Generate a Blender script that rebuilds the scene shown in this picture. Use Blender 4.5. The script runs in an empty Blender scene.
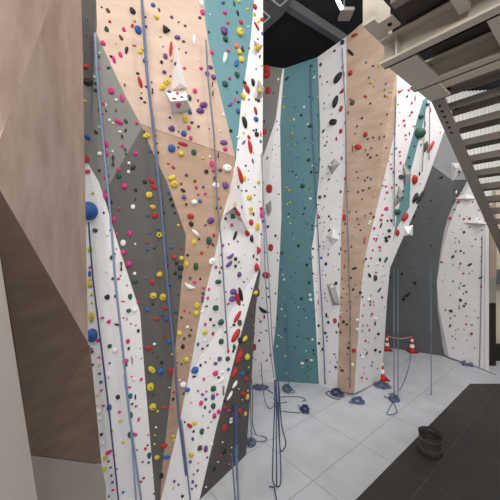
import bpy, bmesh, math, random
from mathutils import Vector, Matrix
from mathutils.geometry import delaunay_2d_cdt
from mathutils.bvhtree import BVHTree

S = bpy.context.scene
COL = S.collection
F, CX, HY, EYE = 290.0, 250.0, 245.0, 5.0      # focal length (px), centre column, horizon row, eye height (m)
O = Vector((0, 0, EYE))
def ray(px, py): return Vector(((px - CX) / F, 1.0, (HY - py) / F))
def at(px, py, Y): return O + ray(px, py) * Y
def on_z(px, py, z=0.0):
    r = ray(px, py); return O + r * ((z - EYE) / r.z)

# ---------------------------------------------------------------- materials
def mat(name, col, rough=0.6, noise=0.0, nscale=6.0, spec=0.3, emit=0.0, metal=0.0, col2=None, stretch=None, bump=0.0, detail=5.0):
    m = bpy.data.materials.new(name); m.use_nodes = True
    nt = m.node_tree; b = nt.nodes['Principled BSDF']
    b.inputs['Roughness'].default_value = rough
    b.inputs['Metallic'].default_value = metal
    b.inputs['Specular IOR Level'].default_value = spec
    b.inputs['Base Color'].default_value = (*col, 1)
    if emit:
        b.inputs['Emission Color'].default_value = (*col, 1); b.inputs['Emission Strength'].default_value = emit
    if noise or col2:
        tc = nt.nodes.new('ShaderNodeTexCoord'); mp = nt.nodes.new('ShaderNodeMapping')
        if stretch: mp.inputs['Scale'].default_value = stretch
        n = nt.nodes.new('ShaderNodeTexNoise'); n.inputs['Scale'].default_value = nscale; n.inputs['Detail'].default_value = detail
        n.inputs['Roughness'].default_value = 0.6
        mx = nt.nodes.new('ShaderNodeMix'); mx.data_type = 'RGBA'
        rp = nt.nodes.new('ShaderNodeMapRange')
        rp.inputs['From Min'].default_value = 0.3; rp.inputs['From Max'].default_value = 0.7
        c2 = col2 or tuple(c * (1 - noise) for c in col)
        mx.inputs['A'].default_value = (*col, 1); mx.inputs['B'].default_value = (*c2, 1)
        L = nt.links.new
        L(tc.outputs['Object'], mp.inputs['Vector']); L(mp.outputs['Vector'], n.inputs['Vector'])
        L(n.outputs['Fac'], rp.inputs['Value']); L(rp.outputs['Result'], mx.inputs['Factor'])
        L(mx.outputs['Result'], b.inputs['Base Color'])
        if bump:
            bp = nt.nodes.new('ShaderNodeBump'); bp.inputs['Strength'].default_value = bump; bp.inputs['Distance'].default_value = 0.01
            L(n.outputs['Fac'], bp.inputs['Height']); L(bp.outputs['Normal'], b.inputs['Normal'])
    return m
def srgb(r, g, b):
    f = lambda c: (c / 255 / 12.92) if c < 10 else ((c / 255 + 0.055) / 1.055) ** 2.4
    return (f(r), f(g), f(b))

M = {}
M['ply_dim'] = mat('birch_plywood_dim', srgb(186, 157, 136), 0.62, col2=srgb(168, 138, 117), nscale=1.6, stretch=(1, 1, 3.5), bump=0.05)  # same birch, dimmer light on the lower sheet put into the colour
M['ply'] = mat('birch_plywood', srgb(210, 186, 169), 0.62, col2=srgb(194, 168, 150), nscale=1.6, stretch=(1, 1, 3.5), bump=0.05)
M['ply_back'] = mat('back_plywood', srgb(204, 179, 160), 0.62, col2=srgb(180, 152, 131), nscale=1.2, stretch=(1, 1, 2.5))
M['ply_near'] = mat('worn_plywood', srgb(192, 171, 158), 0.6, col2=srgb(164, 140, 127), nscale=1.5, stretch=(1, 2.2, 1.0), bump=0.1, detail=8)
M['ply_shade'] = mat('shaded_plywood', srgb(118, 98, 82), 0.6, col2=srgb(98, 80, 65), nscale=1.7, stretch=(1, 1.0, 4.0), bump=0.1, detail=8)  # plywood with the shade of the down-facing facet put into the colour
M['ply_mid'] = mat('worn_plywood_upper', srgb(186, 166, 153), 0.6, col2=srgb(158, 136, 123), nscale=1.7, stretch=(1, 2.5, 1.0), bump=0.1, detail=8)
M['grey_lit'] = mat('grey_paint_lit', srgb(133, 131, 127), 0.7, noise=0.10, nscale=2.5, bump=0.05)  # panel grey with the stronger light higher up put into the colour
M['grey'] = mat('grey_paint_dim', srgb(97, 94, 91), 0.7, noise=0.10, nscale=2.5, bump=0.05)  # same grey paint, light falloff put into the colour
M['greyd'] = mat('dark_grey_paint', srgb(84, 84, 84), 0.75, noise=0.12, nscale=2.5, bump=0.05)
M['prow'] = mat('charcoal_paint', srgb(92, 89, 86), 0.75, noise=0.12, nscale=3, bump=0.05)
M['far'] = mat('far_grey_paint', srgb(96, 98, 100), 0.75, noise=0.12, nscale=1.2)
M['farl'] = mat('far_light_grey', srgb(150, 152, 154), 0.75, noise=0.08, nscale=1.2)  # lighter grey of the far wall's top panel
M['white'] = mat('white_paint', srgb(238, 234, 234), 0.6, noise=0.06, nscale=2.0)
M['teal'] = mat('teal_paint', srgb(106, 150, 156), 0.65, noise=0.08, nscale=2.0)
M['tealb'] = mat('teal_paint_back', srgb(90, 130, 138), 0.65, noise=0.10, nscale=1.6)
M['kick'] = mat('grey_kick_paint', srgb(146, 137, 130), 0.6, noise=0.06, nscale=2)
M['panelgrey'] = mat('grey_volume_paint', srgb(172, 168, 165), 0.6, noise=0.06, nscale=2)
M['plaster'] = mat('plaster', srgb(216, 207, 198), 0.7, noise=0.05, nscale=1)
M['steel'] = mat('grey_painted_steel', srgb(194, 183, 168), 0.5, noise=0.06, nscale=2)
M['steel_dim'] = mat('grey_painted_steel_dim', srgb(132, 121, 112), 0.55, noise=0.08, nscale=2)  # same steel paint, dimmer light on stringer and treads put into the colour
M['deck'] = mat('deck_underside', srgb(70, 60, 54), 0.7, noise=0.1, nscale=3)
M['hole'] = mat('bolt_hole', (0.008, 0.008, 0.008), 0.8)
M['black'] = mat('black_ceiling', srgb(50, 52, 56), 0.85, noise=0.2, nscale=1.0)
M['duct'] = mat('duct_metal', srgb(104, 106, 110), 0.6)
M['vent'] = mat('vent_white', srgb(225, 225, 225), 0.5)
M['slat'] = mat('white_slats', srgb(242, 241, 238), 0.6)
M['beige'] = mat('beige_board', srgb(176, 154, 136), 0.6, noise=0.06)
M['cream'] = mat('cream_board', srgb(226, 212, 190), 0.6, noise=0.04)
M['taupe'] = mat('taupe_board', srgb(150, 144, 134), 0.6, noise=0.05)
M['darkroom'] = mat('dark_doorway', srgb(48, 44, 40), 0.8, noise=0.4, nscale=8)
M['ropeb'] = mat('blue_rope', srgb(112, 126, 154), 0.8, col2=srgb(82, 95, 126), nscale=40)
M['ropel'] = mat('pale_blue_rope', srgb(146, 163, 188), 0.8, col2=srgb(114, 132, 160), nscale=40)
M['ropen'] = mat('navy_rope', srgb(78, 90, 122), 0.8, col2=srgb(50, 60, 90), nscale=40)
M['ropeg'] = mat('grey_blue_rope', srgb(128, 136, 150), 0.8, col2=srgb(96, 104, 120), nscale=40)
M['cone'] = mat('orange_red_plastic', srgb(206, 50, 42), 0.45)
M['coneb'] = mat('cone_base_rubber', srgb(150, 36, 34), 0.6)
M['band'] = mat('white_reflective_band', srgb(238, 236, 232), 0.4)
M['bucket'] = mat('black_rubber', srgb(66, 62, 58), 0.55, noise=0.25, nscale=9)
M['bucketin'] = mat('bucket_inside', srgb(30, 28, 27), 0.7)
M['wire'] = mat('bucket_band_metal', srgb(128, 124, 118), 0.4, metal=0.6)
M['lamp'] = mat('lamp_glow', (1.0, 0.98, 0.94), 0.5, emit=9.0)
M['bolt'] = mat('bolt_steel', srgb(60, 60, 62), 0.4, metal=0.7)
HC = {'y': ('yellow', (212, 190, 68)), 'k': ('black', (44, 43, 46)), 'g': ('green', (48, 86, 68)), 'p': ('pink', (208, 58, 130)),
      'u': ('purple', (108, 72, 136)), 'r': ('red', (184, 50, 48)), 'b': ('blue', (56, 96, 162)), 'w': ('white', (236, 235, 232)),
      'n': ('brown', (84, 78, 62)), 'o': ('orange', (224, 122, 86)), 'd': ('slate', (88, 110, 126))}
for k, (nm, c) in HC.items():
    M['h' + k] = mat('hold_' + nm.replace(' ', '_'), srgb(*c), 0.6, noise=0.12, nscale=5)

def tile_floor(name, base, seam, w=0.012):
    m = bpy.data.materials.new(name); m.use_nodes = True
    nt = m.node_tree; b = nt.nodes['Principled BSDF']; N = nt.nodes.new; L = nt.links.new
    b.inputs['Roughness'].default_value = 0.5; b.inputs['Specular IOR Level'].default_value = 0.3
    tc = N('ShaderNodeTexCoord'); outs = []
    for vec, off, per in (((.776, .631, 0), 4.92, 1.83), ((-.631, .776, 0), 3.93, 1.51)):
        d = N('ShaderNodeVectorMath'); d.operation = 'DOT_PRODUCT'; d.inputs[1].default_value = vec
        L(tc.outputs['Object'], d.inputs[0])
        a = N('ShaderNodeMath'); a.operation = 'SUBTRACT'; L(d.outputs['Value'], a.inputs[0]); a.inputs[1].default_value = off - per / 2
        q = N('ShaderNodeMath'); q.operation = 'FLOORED_MODULO'; L(a.outputs[0], q.inputs[0]); q.inputs[1].default_value = per
        c = N('ShaderNodeMath'); c.operation = 'COMPARE'; L(q.outputs[0], c.inputs[0]); c.inputs[1].default_value = per / 2; c.inputs[2].default_value = w
        outs.append(c)
    mx = N('ShaderNodeMath'); mx.operation = 'MAXIMUM'; L(outs[0].outputs[0], mx.inputs[0]); L(outs[1].outputs[0], mx.inputs[1])
    n = N('ShaderNodeTexNoise'); n.inputs['Scale'].default_value = 1.3; n.inputs['Detail'].default_value = 8; L(tc.outputs['Object'], n.inputs['Vector'])
    m1 = N('ShaderNodeMix'); m1.data_type = 'RGBA'; m1.inputs['A'].default_value = (*base, 1); m1.inputs['B'].default_value = (*[x * 0.82 for x in base], 1)
    rp = N('ShaderNodeMapRange'); rp.inputs['From Min'].default_value = 0.35; rp.inputs['From Max'].default_value = 0.75
    L(n.outputs['Fac'], rp.inputs['Value']); L(rp.outputs['Result'], m1.inputs['Factor'])
    m2 = N('ShaderNodeMix'); m2.data_type = 'RGBA'; L(m1.outputs['Result'], m2.inputs['A']); m2.inputs['B'].default_value = (*seam, 1)
    L(mx.outputs[0], m2.inputs['Factor']); L(m2.outputs['Result'], b.inputs['Base Color'])
    return m
M['mats'] = tile_floor('grey_vinyl_mats', srgb(206, 208, 214), srgb(168, 169, 174))
M['rubber'] = tile_floor('black_rubber_floor', srgb(64, 61, 59), srgb(90, 86, 84), 0.006)

# ---------------------------------------------------------------- object helpers
def link(name, me, parent=None):
    o = bpy.data.objects.new(name, me); COL.objects.link(o)
    if parent is not None:
        o.parent = parent
        o.matrix_parent_inverse = parent.matrix_world.inverted() if parent.matrix_world != Matrix() else Matrix()
    return o
def tag(o, label=None, cat=None, group=None, kind=None):
    for k, v in (('label', label), ('category', cat), ('group', group), ('kind', kind)):
        if v: o[k] = v
    return o
def empty(name, loc, label, cat, group=None):
    o = bpy.data.objects.new(name, None); COL.objects.link(o)
    o.matrix_world = Matrix.Translation(Vector(loc)); o.empty_display_size = 0.1
    return tag(o, label, cat, group)
def from_bm(name, bm, m, parent=None, smooth=False):
    bmesh.ops.recalc_face_normals(bm, faces=bm.faces)
    me = bpy.data.meshes.new(name); 
    for f in bm.faces: f.smooth = smooth
    bm.to_mesh(me); bm.free()
    for x in (m if isinstance(m, (list, tuple)) else [m]): me.materials.append(x)
    return link(name, me, parent)
def local(o):
    """put a top-level mesh's origin at the middle of its base"""
    vs = [v.co for v in o.data.vertices]
    c = Vector(((min(v.x for v in vs) + max(v.x for v in vs)) / 2, (min(v.y for v in vs) + max(v.y for v in vs)) / 2, min(v.z for v in vs)))
    o.data.transform(Matrix.Translation(-c)); o.location = c
    return o
def box(bm, c, ax, ay, az, sx, sy, sz, bev=0.0):
    """box centred at c with axes and full sizes"""
    c = Vector(c); ax, ay, az = Vector(ax), Vector(ay), Vector(az)
    vs = [bm.verts.new(c + ax * (i * sx / 2) + ay * (j * sy / 2) + az * (k * sz / 2)) for i in (-1, 1) for j in (-1, 1) for k in (-1, 1)]
    fs = [bm.faces.new([vs[i] for i in q]) for q in ((0, 1, 3, 2), (4, 6, 7, 5), (0, 4, 5, 1), (2, 3, 7, 6), (0, 2, 6, 4), (1, 5, 7, 3))]
    if bev:
        es = {e for f in fs for e in f.edges}
        bmesh.ops.bevel(bm, geom=list(es), offset=bev, segments=2, affect='EDGES', profile=0.5)
def tube(bm, pts, r, n=6, closed=False):
    pts = [Vector(p) for p in pts]
    rings = []
    for i, p in enumerate(pts):
        d = (pts[min(i + 1, len(pts) - 1)] - pts[max(i - 1, 0)])
        if d.length < 1e-6: d = Vector((0, 0, 1))
        d.normalize()
        a = d.cross(Vector((0, 0, 1)) if abs(d.z) < 0.9 else Vector((1, 0, 0))).normalized(); b = d.cross(a)
        rings.append([bm.verts.new(p + a * (r * math.cos(2 * math.pi * k / n)) + b * (r * math.sin(2 * math.pi * k / n))) for k in range(n)])
    for A, B in zip(rings, rings[1:]):
        for k in range(n): bm.faces.new((A[k], A[(k + 1) % n], B[(k + 1) % n], B[k]))
    bm.faces.new(rings[0]); bm.faces.new(rings[-1][::-1])
def smooth_path(pts, k=6):
    pts = [Vector(p) for p in pts]; out = []
    for i in range(len(pts) - 1):
        p0, p1, p2, p3 = pts[max(i - 1, 0)], pts[i], pts[i + 1], pts[min(i + 2, len(pts) - 1)]
        for j in range(k):
            t = j / k
            out.append(0.5 * ((2 * p1) + (p2 - p0) * t + (2 * p0 - 5 * p1 + 4 * p2 - p3) * t * t + (3 * p1 - p0 - 3 * p2 + p3) * t ** 3))
    out.append(pts[-1]); return out
def lathe(bm, prof, c, n=32, cap=True):
    c = Vector(c); rings = []
    for r, z in prof:
        rings.append([bm.verts.new(c + Vector((r * math.cos(2 * math.pi * k / n), r * math.sin(2 * math.pi * k / n), z))) for k in range(n)])
    for A, B in zip(rings, rings[1:]):
        for k in range(n): bm.faces.new((A[k], A[(k + 1) % n], B[(k + 1) % n], B[k]))
    if cap: bm.faces.new(rings[0][::-1]); bm.faces.new(rings[-1])

# ---------------------------------------------------------------- faceted climbing surfaces
class Surf:
    """a folded climbing surface: bend points (column, row, distance), flat between them"""
    def __init__(self, ctrl, folds=()):
        self.c = ctrl
        p = [Vector((a, b)) for a, b, _ in ctrl]
        v, e, f, ov, oe, of = delaunay_2d_cdt(p, [(x, y) for f in folds for x, y in zip(f, f[1:])], [], 0, 1e-4)
        self.v = v; self.f = [list(x) for x in f]; self.e = [tuple(x) for x in e]
        self.w = [1.0 / ctrl[o[0]][2] for o in ov]
    def depth(self, x, y):
        best = None
        for f in self.f:
            a, b, c = (self.v[i] for i in f)
            d = (b.y - c.y) * (a.x - c.x) + (c.x - b.x) * (a.y - c.y)
            if abs(d) < 1e-9: continue
            l1 = ((b.y - c.y) * (x - c.x) + (c.x - b.x) * (y - c.y)) / d
            l2 = ((c.y - a.y) * (x - c.x) + (a.x - c.x) * (y - c.y)) / d
            l3 = 1 - l1 - l2; m = min(l1, l2, l3)
            if best is None or m > best[0]:
                best = (m, l1 * self.w[f[0]] + l2 * self.w[f[1]] + l3 * self.w[f[2]])
        return 1.0 / max(best[1], 0.03)
    def pt(self, x, y, lift=0.0): return at(x, y, self.depth(x, y) - lift)
def inside(poly, x, y):
    r = False; j = len(poly) - 1
    for i in range(len(poly)):
        (xi, yi), (xj, yj) = poly[i], poly[j]
        if (yi > y) != (yj > y) and x < (xj - xi) * (y - yi) / (yj - yi) + xi: r = not r
        j = i
    return r
PANELS = []            # (object, spoken name) for placing the holds
def panel(surf, poly, name, m, parent, back, say=None, label=None):
    n = len(poly)
    vs = [Vector(p) for p in poly]; es = [(i, (i + 1) % n) for i in range(n)]
    k = len(vs); vs += [v.copy() for v in surf.v]; es += [(a + k, b + k) for a, b in surf.e]
    v, e, f, *_ = delaunay_2d_cdt(vs, es, [], 0, 1e-4)
    fs = [t for t in f if inside(poly, sum(v[i].x for i in t) / len(t), sum(v[i].y for i in t) / len(t))]
    bm = bmesh.new(); fr, bk = {}, {}
    back = Vector(back)
    for t in fs:
        for i in t:
            if i not in fr:
                p = surf.pt(v[i].x, v[i].y); fr[i] = bm.verts.new(p); bk[i] = bm.verts.new(p + back)
    cnt = {}
    for t in fs:
        bm.faces.new([fr[i] for i in t]); bm.faces.new([bk[i] for i in reversed(t)])
        for a, b in zip(t, list(t[1:]) + [t[0]]): cnt.setdefault(frozenset((a, b)), []).append((a, b))
    for q in cnt.values():
        if len(q) == 1:
            a, b = q[0]; bm.faces.new((fr[b], fr[a], bk[a], bk[b]))
    o = from_bm(name, bm, m, parent)
    if label: o['label'] = label
    PANELS.append((o, say or name))
    return o
def volume(surf, base, apex, lift, m, name, label, group=None):
    """a bolted-on wooden volume: base outline on the wall, apex or ridge standing out by lift"""
    bm = bmesh.new()
    bs = [bm.verts.new(surf.pt(x, y) ) for x, y in base]
    ap = [bm.verts.new(surf.pt(x, y, lift)) for x, y in apex]
    n = len(bs); px = [Vector(b) for b in base]; pa = [Vector(a) for a in apex]
    own = [min(range(len(pa)), key=lambda j: ((px[i] + px[(i + 1) % n]) / 2 - pa[j]).length) for i in range(n)]
    for i in range(n):
        bm.faces.new((bs[i], bs[(i + 1) % n], ap[own[i]]))
        if own[i] != own[i - 1]: bm.faces.new((bs[i], ap[own[i]], ap[own[i - 1]]))
    cb = [bm.verts.new(v.co + Vector((0, 0.02, 0))) for v in bs]
    for i in range(n): bm.faces.new((bs[(i + 1) % n], bs[i], cb[i], cb[(i + 1) % n]))
    bm.faces.new(cb)
    bmesh.ops.remove_doubles(bm, verts=bm.verts, dist=1e-5)
    o = local(from_bm(name, bm, m)); tag(o, label, 'volume', group)
    PANELS.append((o, None))
    return o
# ================================================================ the setting
def struct(name, bm, m): return tag(from_bm(name, bm, m), kind='structure')
u = Vector((.776, .631, 0)); v = Vector((-.631, .776, 0)); Z = Vector((0, 0, 1)); X = Vector((1, 0, 0)); Y = Vector((0, 1, 0))
bm = bmesh.new(); box(bm, (3.0, 8.0, -0.1), X, Y, Z, 20, 17.6, 0.2); struct('floor', bm, M['mats'])
c0 = on_z(470, 384, 0)
bm = bmesh.new()
pl = [c0, c0 - u * 9.6, c0 - u * 9.6 + Vector((9.0, -1.0, 0)), c0 + Vector((4.4, -3.0, 0)), c0 + Vector((4.4, 0, 0))]
lo = [bm.verts.new((p.x, p.y, 0.0)) for p in pl]; hi = [bm.verts.new((p.x, p.y, 0.012)) for p in pl]
bm.faces.new(hi); bm.faces.new(lo[::-1])
for i in range(5): bm.faces.new((lo[i], lo[(i + 1) % 5], hi[(i + 1) % 5], hi[i]))
struct('floor', bm, M['rubber'])
bm = bmesh.new(); box(bm, (3.0, 8.6, 12.75), X, Y, Z, 20, 16.4, 0.3); struct('ceiling', bm, M['black'])
bm = bmesh.new(); box(bm, (3.0, 16.6, 6.3), X, Y, Z, 20, 0.2, 12.6); struct('wall_back', bm, M['black'])

# bright slatted wall seen between the stair treads
bm = bmesh.new()
a, b = Vector((8.6, 14.4, 0)), Vector((12.9, 14.0, 0)); d = (b - a).normalized(); nrm = Vector((d.y, -d.x, 0))
box(bm, (a + b) / 2 + Z * 9.2, d, nrm, Z, (b - a).length, 0.1, 6.6)
k = 0.1
while k < (b - a).length:
    box(bm, a + d * k + nrm * 0.08 + Z * 9.2, d, nrm, Z, 0.07, 0.08, 6.6); k += 0.17
struct('wall_right', bm, M['slat'])

# the side room past the right-hand climbing wall
def slab(name, px0, py0, px1, py1, Yd, th, m):
    p, q = at(px0, py0, Yd), at(px1, py1, Yd)
    bm = bmesh.new(); box(bm, ((p.x + q.x) / 2, Yd + th / 2, (p.z + q.z) / 2), X, Y, Z, abs(q.x - p.x), th, abs(q.z - p.z)); return struct(name, bm, m)
slab('trim_1', 489.6, 205, 496.5, 277, 12.05, 0.5, M['beige'])
slab('trim_2', 488.8, 277.3, 496, 303, 11.93, 0.5, M['taupe'])
slab('door_2', 489.2, 303, 496, 366.2, 12.0, 0.4, M['darkroom'])
slab('wall_right', 496, 190, 545, 270, 12.6, 0.2, M['cream'])
slab('trim_3', 496, 270, 545, 284, 12.4, 0.4, M['duct'])
slab('door_1', 496, 284, 545, 346, 12.9, 0.1, M['cream'])
slab('wall_right', 496, 346, 545, 361, 12.5, 0.3, M['darkroom'])

# ================================================================ climbing walls
# near plywood wall at the left
def plane(a, b, c):
    """distance along the view of a flat sheet through three given points"""
    p, q, r = at(*a), at(*b), at(*c); n = (q - p).cross(r - p)
    return lambda x, y: (x, y, (p - O).dot(n) / ray(x, y).dot(n))
N_ = plane((0, 190, 2.05), (90, 345, 3.75), (81, -5, 3.6))
PWm = Surf([N_(0, 190), N_(90, 345), N_(54, -5), N_(81, -5), N_(5, 125)])
PWu = Surf([(-40, -5, N_(-40, -5)[2] + .1), N_(54, -5), N_(5, 125), (-40, 190, N_(-40, 190)[2] + .1)])
print('PW', N_(54, -5), N_(5, 125), N_(-40, -5), N_(-40, 190))
PWd = Surf([(0, 190, 2.05), (90, 345, 3.75), (33, 455, 3.35), (101, 464, 4.25)])
PWb = Surf([(33, 455, 3.35), (101, 464, 4.25), (38, 540, 3.35), (110, 540, 4.25)])
t = empty('plywood_wall', on_z(72, 600), 'tall overhanging raw plywood wall at the left, without any holds', 'climbing wall')
bk = (-0.3, 0.02, 0)
panel(PWm, [(54, -5), (81.2, -5), (83, 60), (84, 125), (88.2, 345), (90, 346), (0, 190), (-6, 180), (-6, 155), (5, 125)], 'plywood_panel', M['ply_near'], t, bk)
panel(PWu, [(-40, -5), (54, -5), (5, 125), (-6, 155), (-40, 240)], 'plywood_panel', M['ply_mid'], t, bk)
panel(PWd, [(-6, 180), (0, 190), (90, 346), (93, 375), (101.5, 464), (33.5, 455), (0, 252), (-6, 215)], 'stained_plywood_panel', M['ply_shade'], t, bk, label='lower plywood triangle with its shade put into the colour')
panel(PWb, [(33.8, 455.6), (101.6, 464.6), (104, 476), (106, 487), (107.5, 560), (41, 560)], 'grey_kick_panel', M['kick'], t, bk, label='light grey kick panel')
WLs = Surf([(-40, 200, 1.6), (38, 500, 2.9), (-40, 560, 1.6), (0, 255, 2.2)])
bm = bmesh.new()
q = [(-60, 150), (-14, 175), (0, 256), (37.5, 500), (46, 560), (-60, 640)]
fv = [bm.verts.new(WLs.pt(*p)) for p in q]; bv = [bm.verts.new(w.co + Vector((-0.3, 0.1, 0))) for w in fv]
bm.faces.new(fv); bm.faces.new(bv[::-1])
for i in range(len(q)): bm.faces.new((fv[i], bv[i], bv[(i + 1) % len(q)], fv[(i + 1) % len(q)]))
struct('wall_left', bm, M['plaster'])

# big left climbing wall
A = plane((80, -5, 4.22), (204, -5, 5.0), (160, 504, 5.6))
B = plane(A(206, -5), A(216, 248), (262, 160, 6.35))
def off(p, d): return (p[0], p[1], p[2] + d)
W1 = Surf([(60, -5, 3.75), A(96, -5), A(93, 100), A(87, 161), (60, 161, 4.0), A(206, -5), A(216, 248), A(189, 375), A(160, 504),
           off(A(113, 262), -.04), off(A(134, 530), -.10), A(156, 518), (60, 162, 4.4), (60, 540, 4.75),
           B(263, -5), B(262, 160), B(259.5, 267), (246, 455, 6.905), (199.5, 500, 5.686)],
          [(1, 2, 3), (5, 6, 7, 8), (14, 15, 16), (16, 18), (16, 17)])
t = empty('climbing_wall', on_z(150, 515), 'tall folded climbing wall with plywood, grey, white and teal panels at left', 'climbing wall')
bk = (-0.05, 0.35, 0)
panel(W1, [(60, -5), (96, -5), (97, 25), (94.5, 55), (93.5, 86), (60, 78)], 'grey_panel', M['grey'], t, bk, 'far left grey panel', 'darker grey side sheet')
panel(W1, [(60, 78.5), (93.5, 86.5), (93, 100), (95, 140), (87, 161.5), (60, 161.5)], 'grey_panel', M['grey_lit'], t, bk, 'far left grey panel', 'pale grey side sheet')
panel(W1, [(97, 25), (95.4, 31), (125, 95), (140.5, 124), (142, 128), (103.5, 194), (99, 182), (87, 161.5), (95, 140), (93, 100), (94.5, 55)], 'grey_panel', M['grey_lit'], t, bk, 'upper grey panel', 'grey upper sheet with brighter light put into its colour')
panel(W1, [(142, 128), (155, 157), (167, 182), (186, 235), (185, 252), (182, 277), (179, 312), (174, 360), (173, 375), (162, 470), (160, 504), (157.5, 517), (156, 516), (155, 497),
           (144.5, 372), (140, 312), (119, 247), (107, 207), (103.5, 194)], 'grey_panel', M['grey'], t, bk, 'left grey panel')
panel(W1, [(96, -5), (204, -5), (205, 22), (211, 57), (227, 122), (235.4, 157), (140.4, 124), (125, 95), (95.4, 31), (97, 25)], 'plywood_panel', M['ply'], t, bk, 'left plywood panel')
panel(W1, [(140.7, 124.5), (235.4, 157.5), (235, 161), (230, 190), (221, 222), (216.5, 248), (202, 307), (189, 375), (180, 420), (160, 504), (162, 470), (173, 375), (174, 360), (179, 312), (182, 277), (185, 252), (186, 235), (167, 182), (155, 157)], 'plywood_panel', M['ply_dim'], t, bk, 'lower left plywood')
panel(W1, [(60, 162), (87, 162), (99, 182), (107, 207), (119, 247), (140, 312), (144.5, 372), (155, 497), (156, 517), (133, 529), (100, 535), (60, 536)], 'white_panel', M['white'], t, bk, 'lower white panel')
panel(W1, [(204, -5), (254.5, -5), (251, 37), (241, 105), (236, 158), (227, 122), (211, 57), (205, 22)], 'teal_panel', M['teal'], t, bk, 'upper teal panel')
panel(W1, [(254.5, -5), (263, -5), (263, 75), (262.4, 160), (261.5, 230), (259.5, 267), (240, 337), (231, 372), (217, 425), (199.5, 499.5), (160, 504), (180, 420), (189, 375), (202, 307), (216.5, 248), (221, 222), (230, 190), (236, 158.5), (241, 105), (251, 37)], 'white_panel', M['white'], t, bk, 'white prow panel')
panel(W1, [(259.5, 267), (260.5, 272), (256, 307), (252, 372), (246, 455), (199.5, 500), (217, 425), (231, 372), (240, 337)], 'charcoal_panel', M['prow'], t, (-0.35, 0.25, 0), 'charcoal prow panel', 'charcoal lower panel of the prow')

# centre climbing wall
T_ = plane((277, 381, 10.66), (319, 384, 10.43), (284, 68, 10.3))
V_ = plane((319, 384, 10.43), (337, 391, 9.93), T_(318, 57))
D_ = plane((337, 391, 9.93), V_(346, 37), (397, 67, 8.4))
W2 = Surf([(276, 381, 10.66), (319, 384, 10.43), (337, 391, 9.93), D_(354, 393.5), (380, 381, 10.66), (240, 386, 10.28),
           T_(284, 68), T_(318, 57), V_(346, 37), D_(365, 20), D_(402, -8), D_(397, 67), D_(366, 250), (447, 125, 9.5), (455, 30, 9.3), (240, 60, 10.9)],
          [(6, 0), (7, 1), (8, 2), (11, 12, 3)])
print('W2', V_(346, 37), D_(354, 393.5), D_(365, 20), D_(366, 250)); print('W1', B(263, -5), B(259.5, 267), A(87, 161), A(100, 535))
t = empty('climbing_wall', on_z(330, 390), 'tall centre climbing wall with teal, white and plywood panels facing the mats', 'climbing wall')
bk = (0.0, 0.4, 0)
panel(W2, [(240, 62), (282.8, 68.3), (281, 78), (275.6, 120), (262, 160), (258, 165), (240, 165)], 'grey_panel', M['grey_lit'], t, bk, 'grey recess panel', 'grey panel in the recess')
panel(W2, [(282.8, 68.3), (284.2, 68.5), (281, 106), (280, 125), (281, 180), (281.5, 215), (280, 250), (276, 322), (273, 350), (276.5, 381), (240, 386), (240, 165), (258, 165), (262, 160), (275.6, 120), (281, 78)], 'white_panel', M['white'], t, bk, 'narrow white strip')
panel(W2, [(284.2, 68.5), (317.7, 57), (320, 125), (319.7, 168), (314, 235), (311.5, 250), (315, 310), (319, 384), (276.5, 381), (273, 350), (276, 322), (280, 250), (281.5, 215), (281, 180), (280, 125), (281, 106)], 'teal_panel', M['tealb'], t, bk, 'back teal panel')
panel(W2, [(317.7, 57), (346.2, 37), (346.3, 122), (345, 175), (341, 225), (341, 250), (340, 300), (337, 391), (319, 384), (315, 310), (311.5, 250), (314, 235), (319.7, 168), (320, 125)], 'white_panel', M['white'], t, bk, 'back white panel')
panel(W2, [(346.2, 37), (365, 20.5), (384, 12), (392, 30), (397.5, 67), (396, 122), (393, 140), (380, 195), (366.5, 250), (362, 282), (357, 355), (354, 393.5), (337, 391), (340, 300), (341, 250), (341, 225), (345, 175), (346.3, 122)], 'plywood_panel', M['ply_back'], t, bk, 'back plywood panel')
lens = [(432, 93), (428, 100), (422, 128), (411, 170), (409.5, 207), (398, 226), (393, 241), (397, 215), (403, 192), (405, 163), (415, 127), (423, 100)]
panel(W2, [(398.5, 58), (406, 52), (428, 72), (432, 93), (423, 100), (415, 127), (405, 163), (403, 192), (397, 215), (393, 241), (390, 268), (387, 300), (384, 350), (380, 381), (354, 393.5), (357, 355), (362, 282), (366.5, 250), (380, 195), (393, 140), (396, 122), (397.5, 67)], 'white_panel', M['white'], t, bk, 'white corner panel')
panel(W2, [(433, 90), (443, 96), (446.5, 125), (430, 172), (417, 207), (398, 249), (390, 268), (393, 241), (398, 226), (409.5, 207), (411, 170), (422, 128), (428, 100), (432, 93)], 'white_panel', M['white'], t, (-0.1, 0.4, 0), 'white corner edge')
panel(W2, lens, 'teal_strip', M['teal'], t, bk, 'teal corner strip', 'teal strip winding down between the white panels')

# far grey wall
W3 = Surf([(360, 345, 14.5), (384, 347, 14.2), (449, 357, 12.95), (478, 180, 13.0), (443, 90, 13.2), (380, 100, 13.8), (430, 165, 12.95), (480, 362, 12.3), (452, 180, 12.75)])
t = empty('climbing_wall', on_z(415, 352), 'dark grey climbing wall set back in the far corner', 'climbing wall')
panel(W3, [(360, 165), (431, 165), (452, 181), (478, 180), (486, 205), (486, 366), (449, 357), (384, 347), (360, 345)], 'grey_panel', M['far'], t, bk, 'far grey wall')
panel(W3, [(360, 164.6), (380, 90), (443, 90), (478, 179.4), (452, 180.4), (431, 164.6)], 'light_grey_panel', M['farl'], t, bk, 'light grey panel', 'lighter grey top panel')

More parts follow.
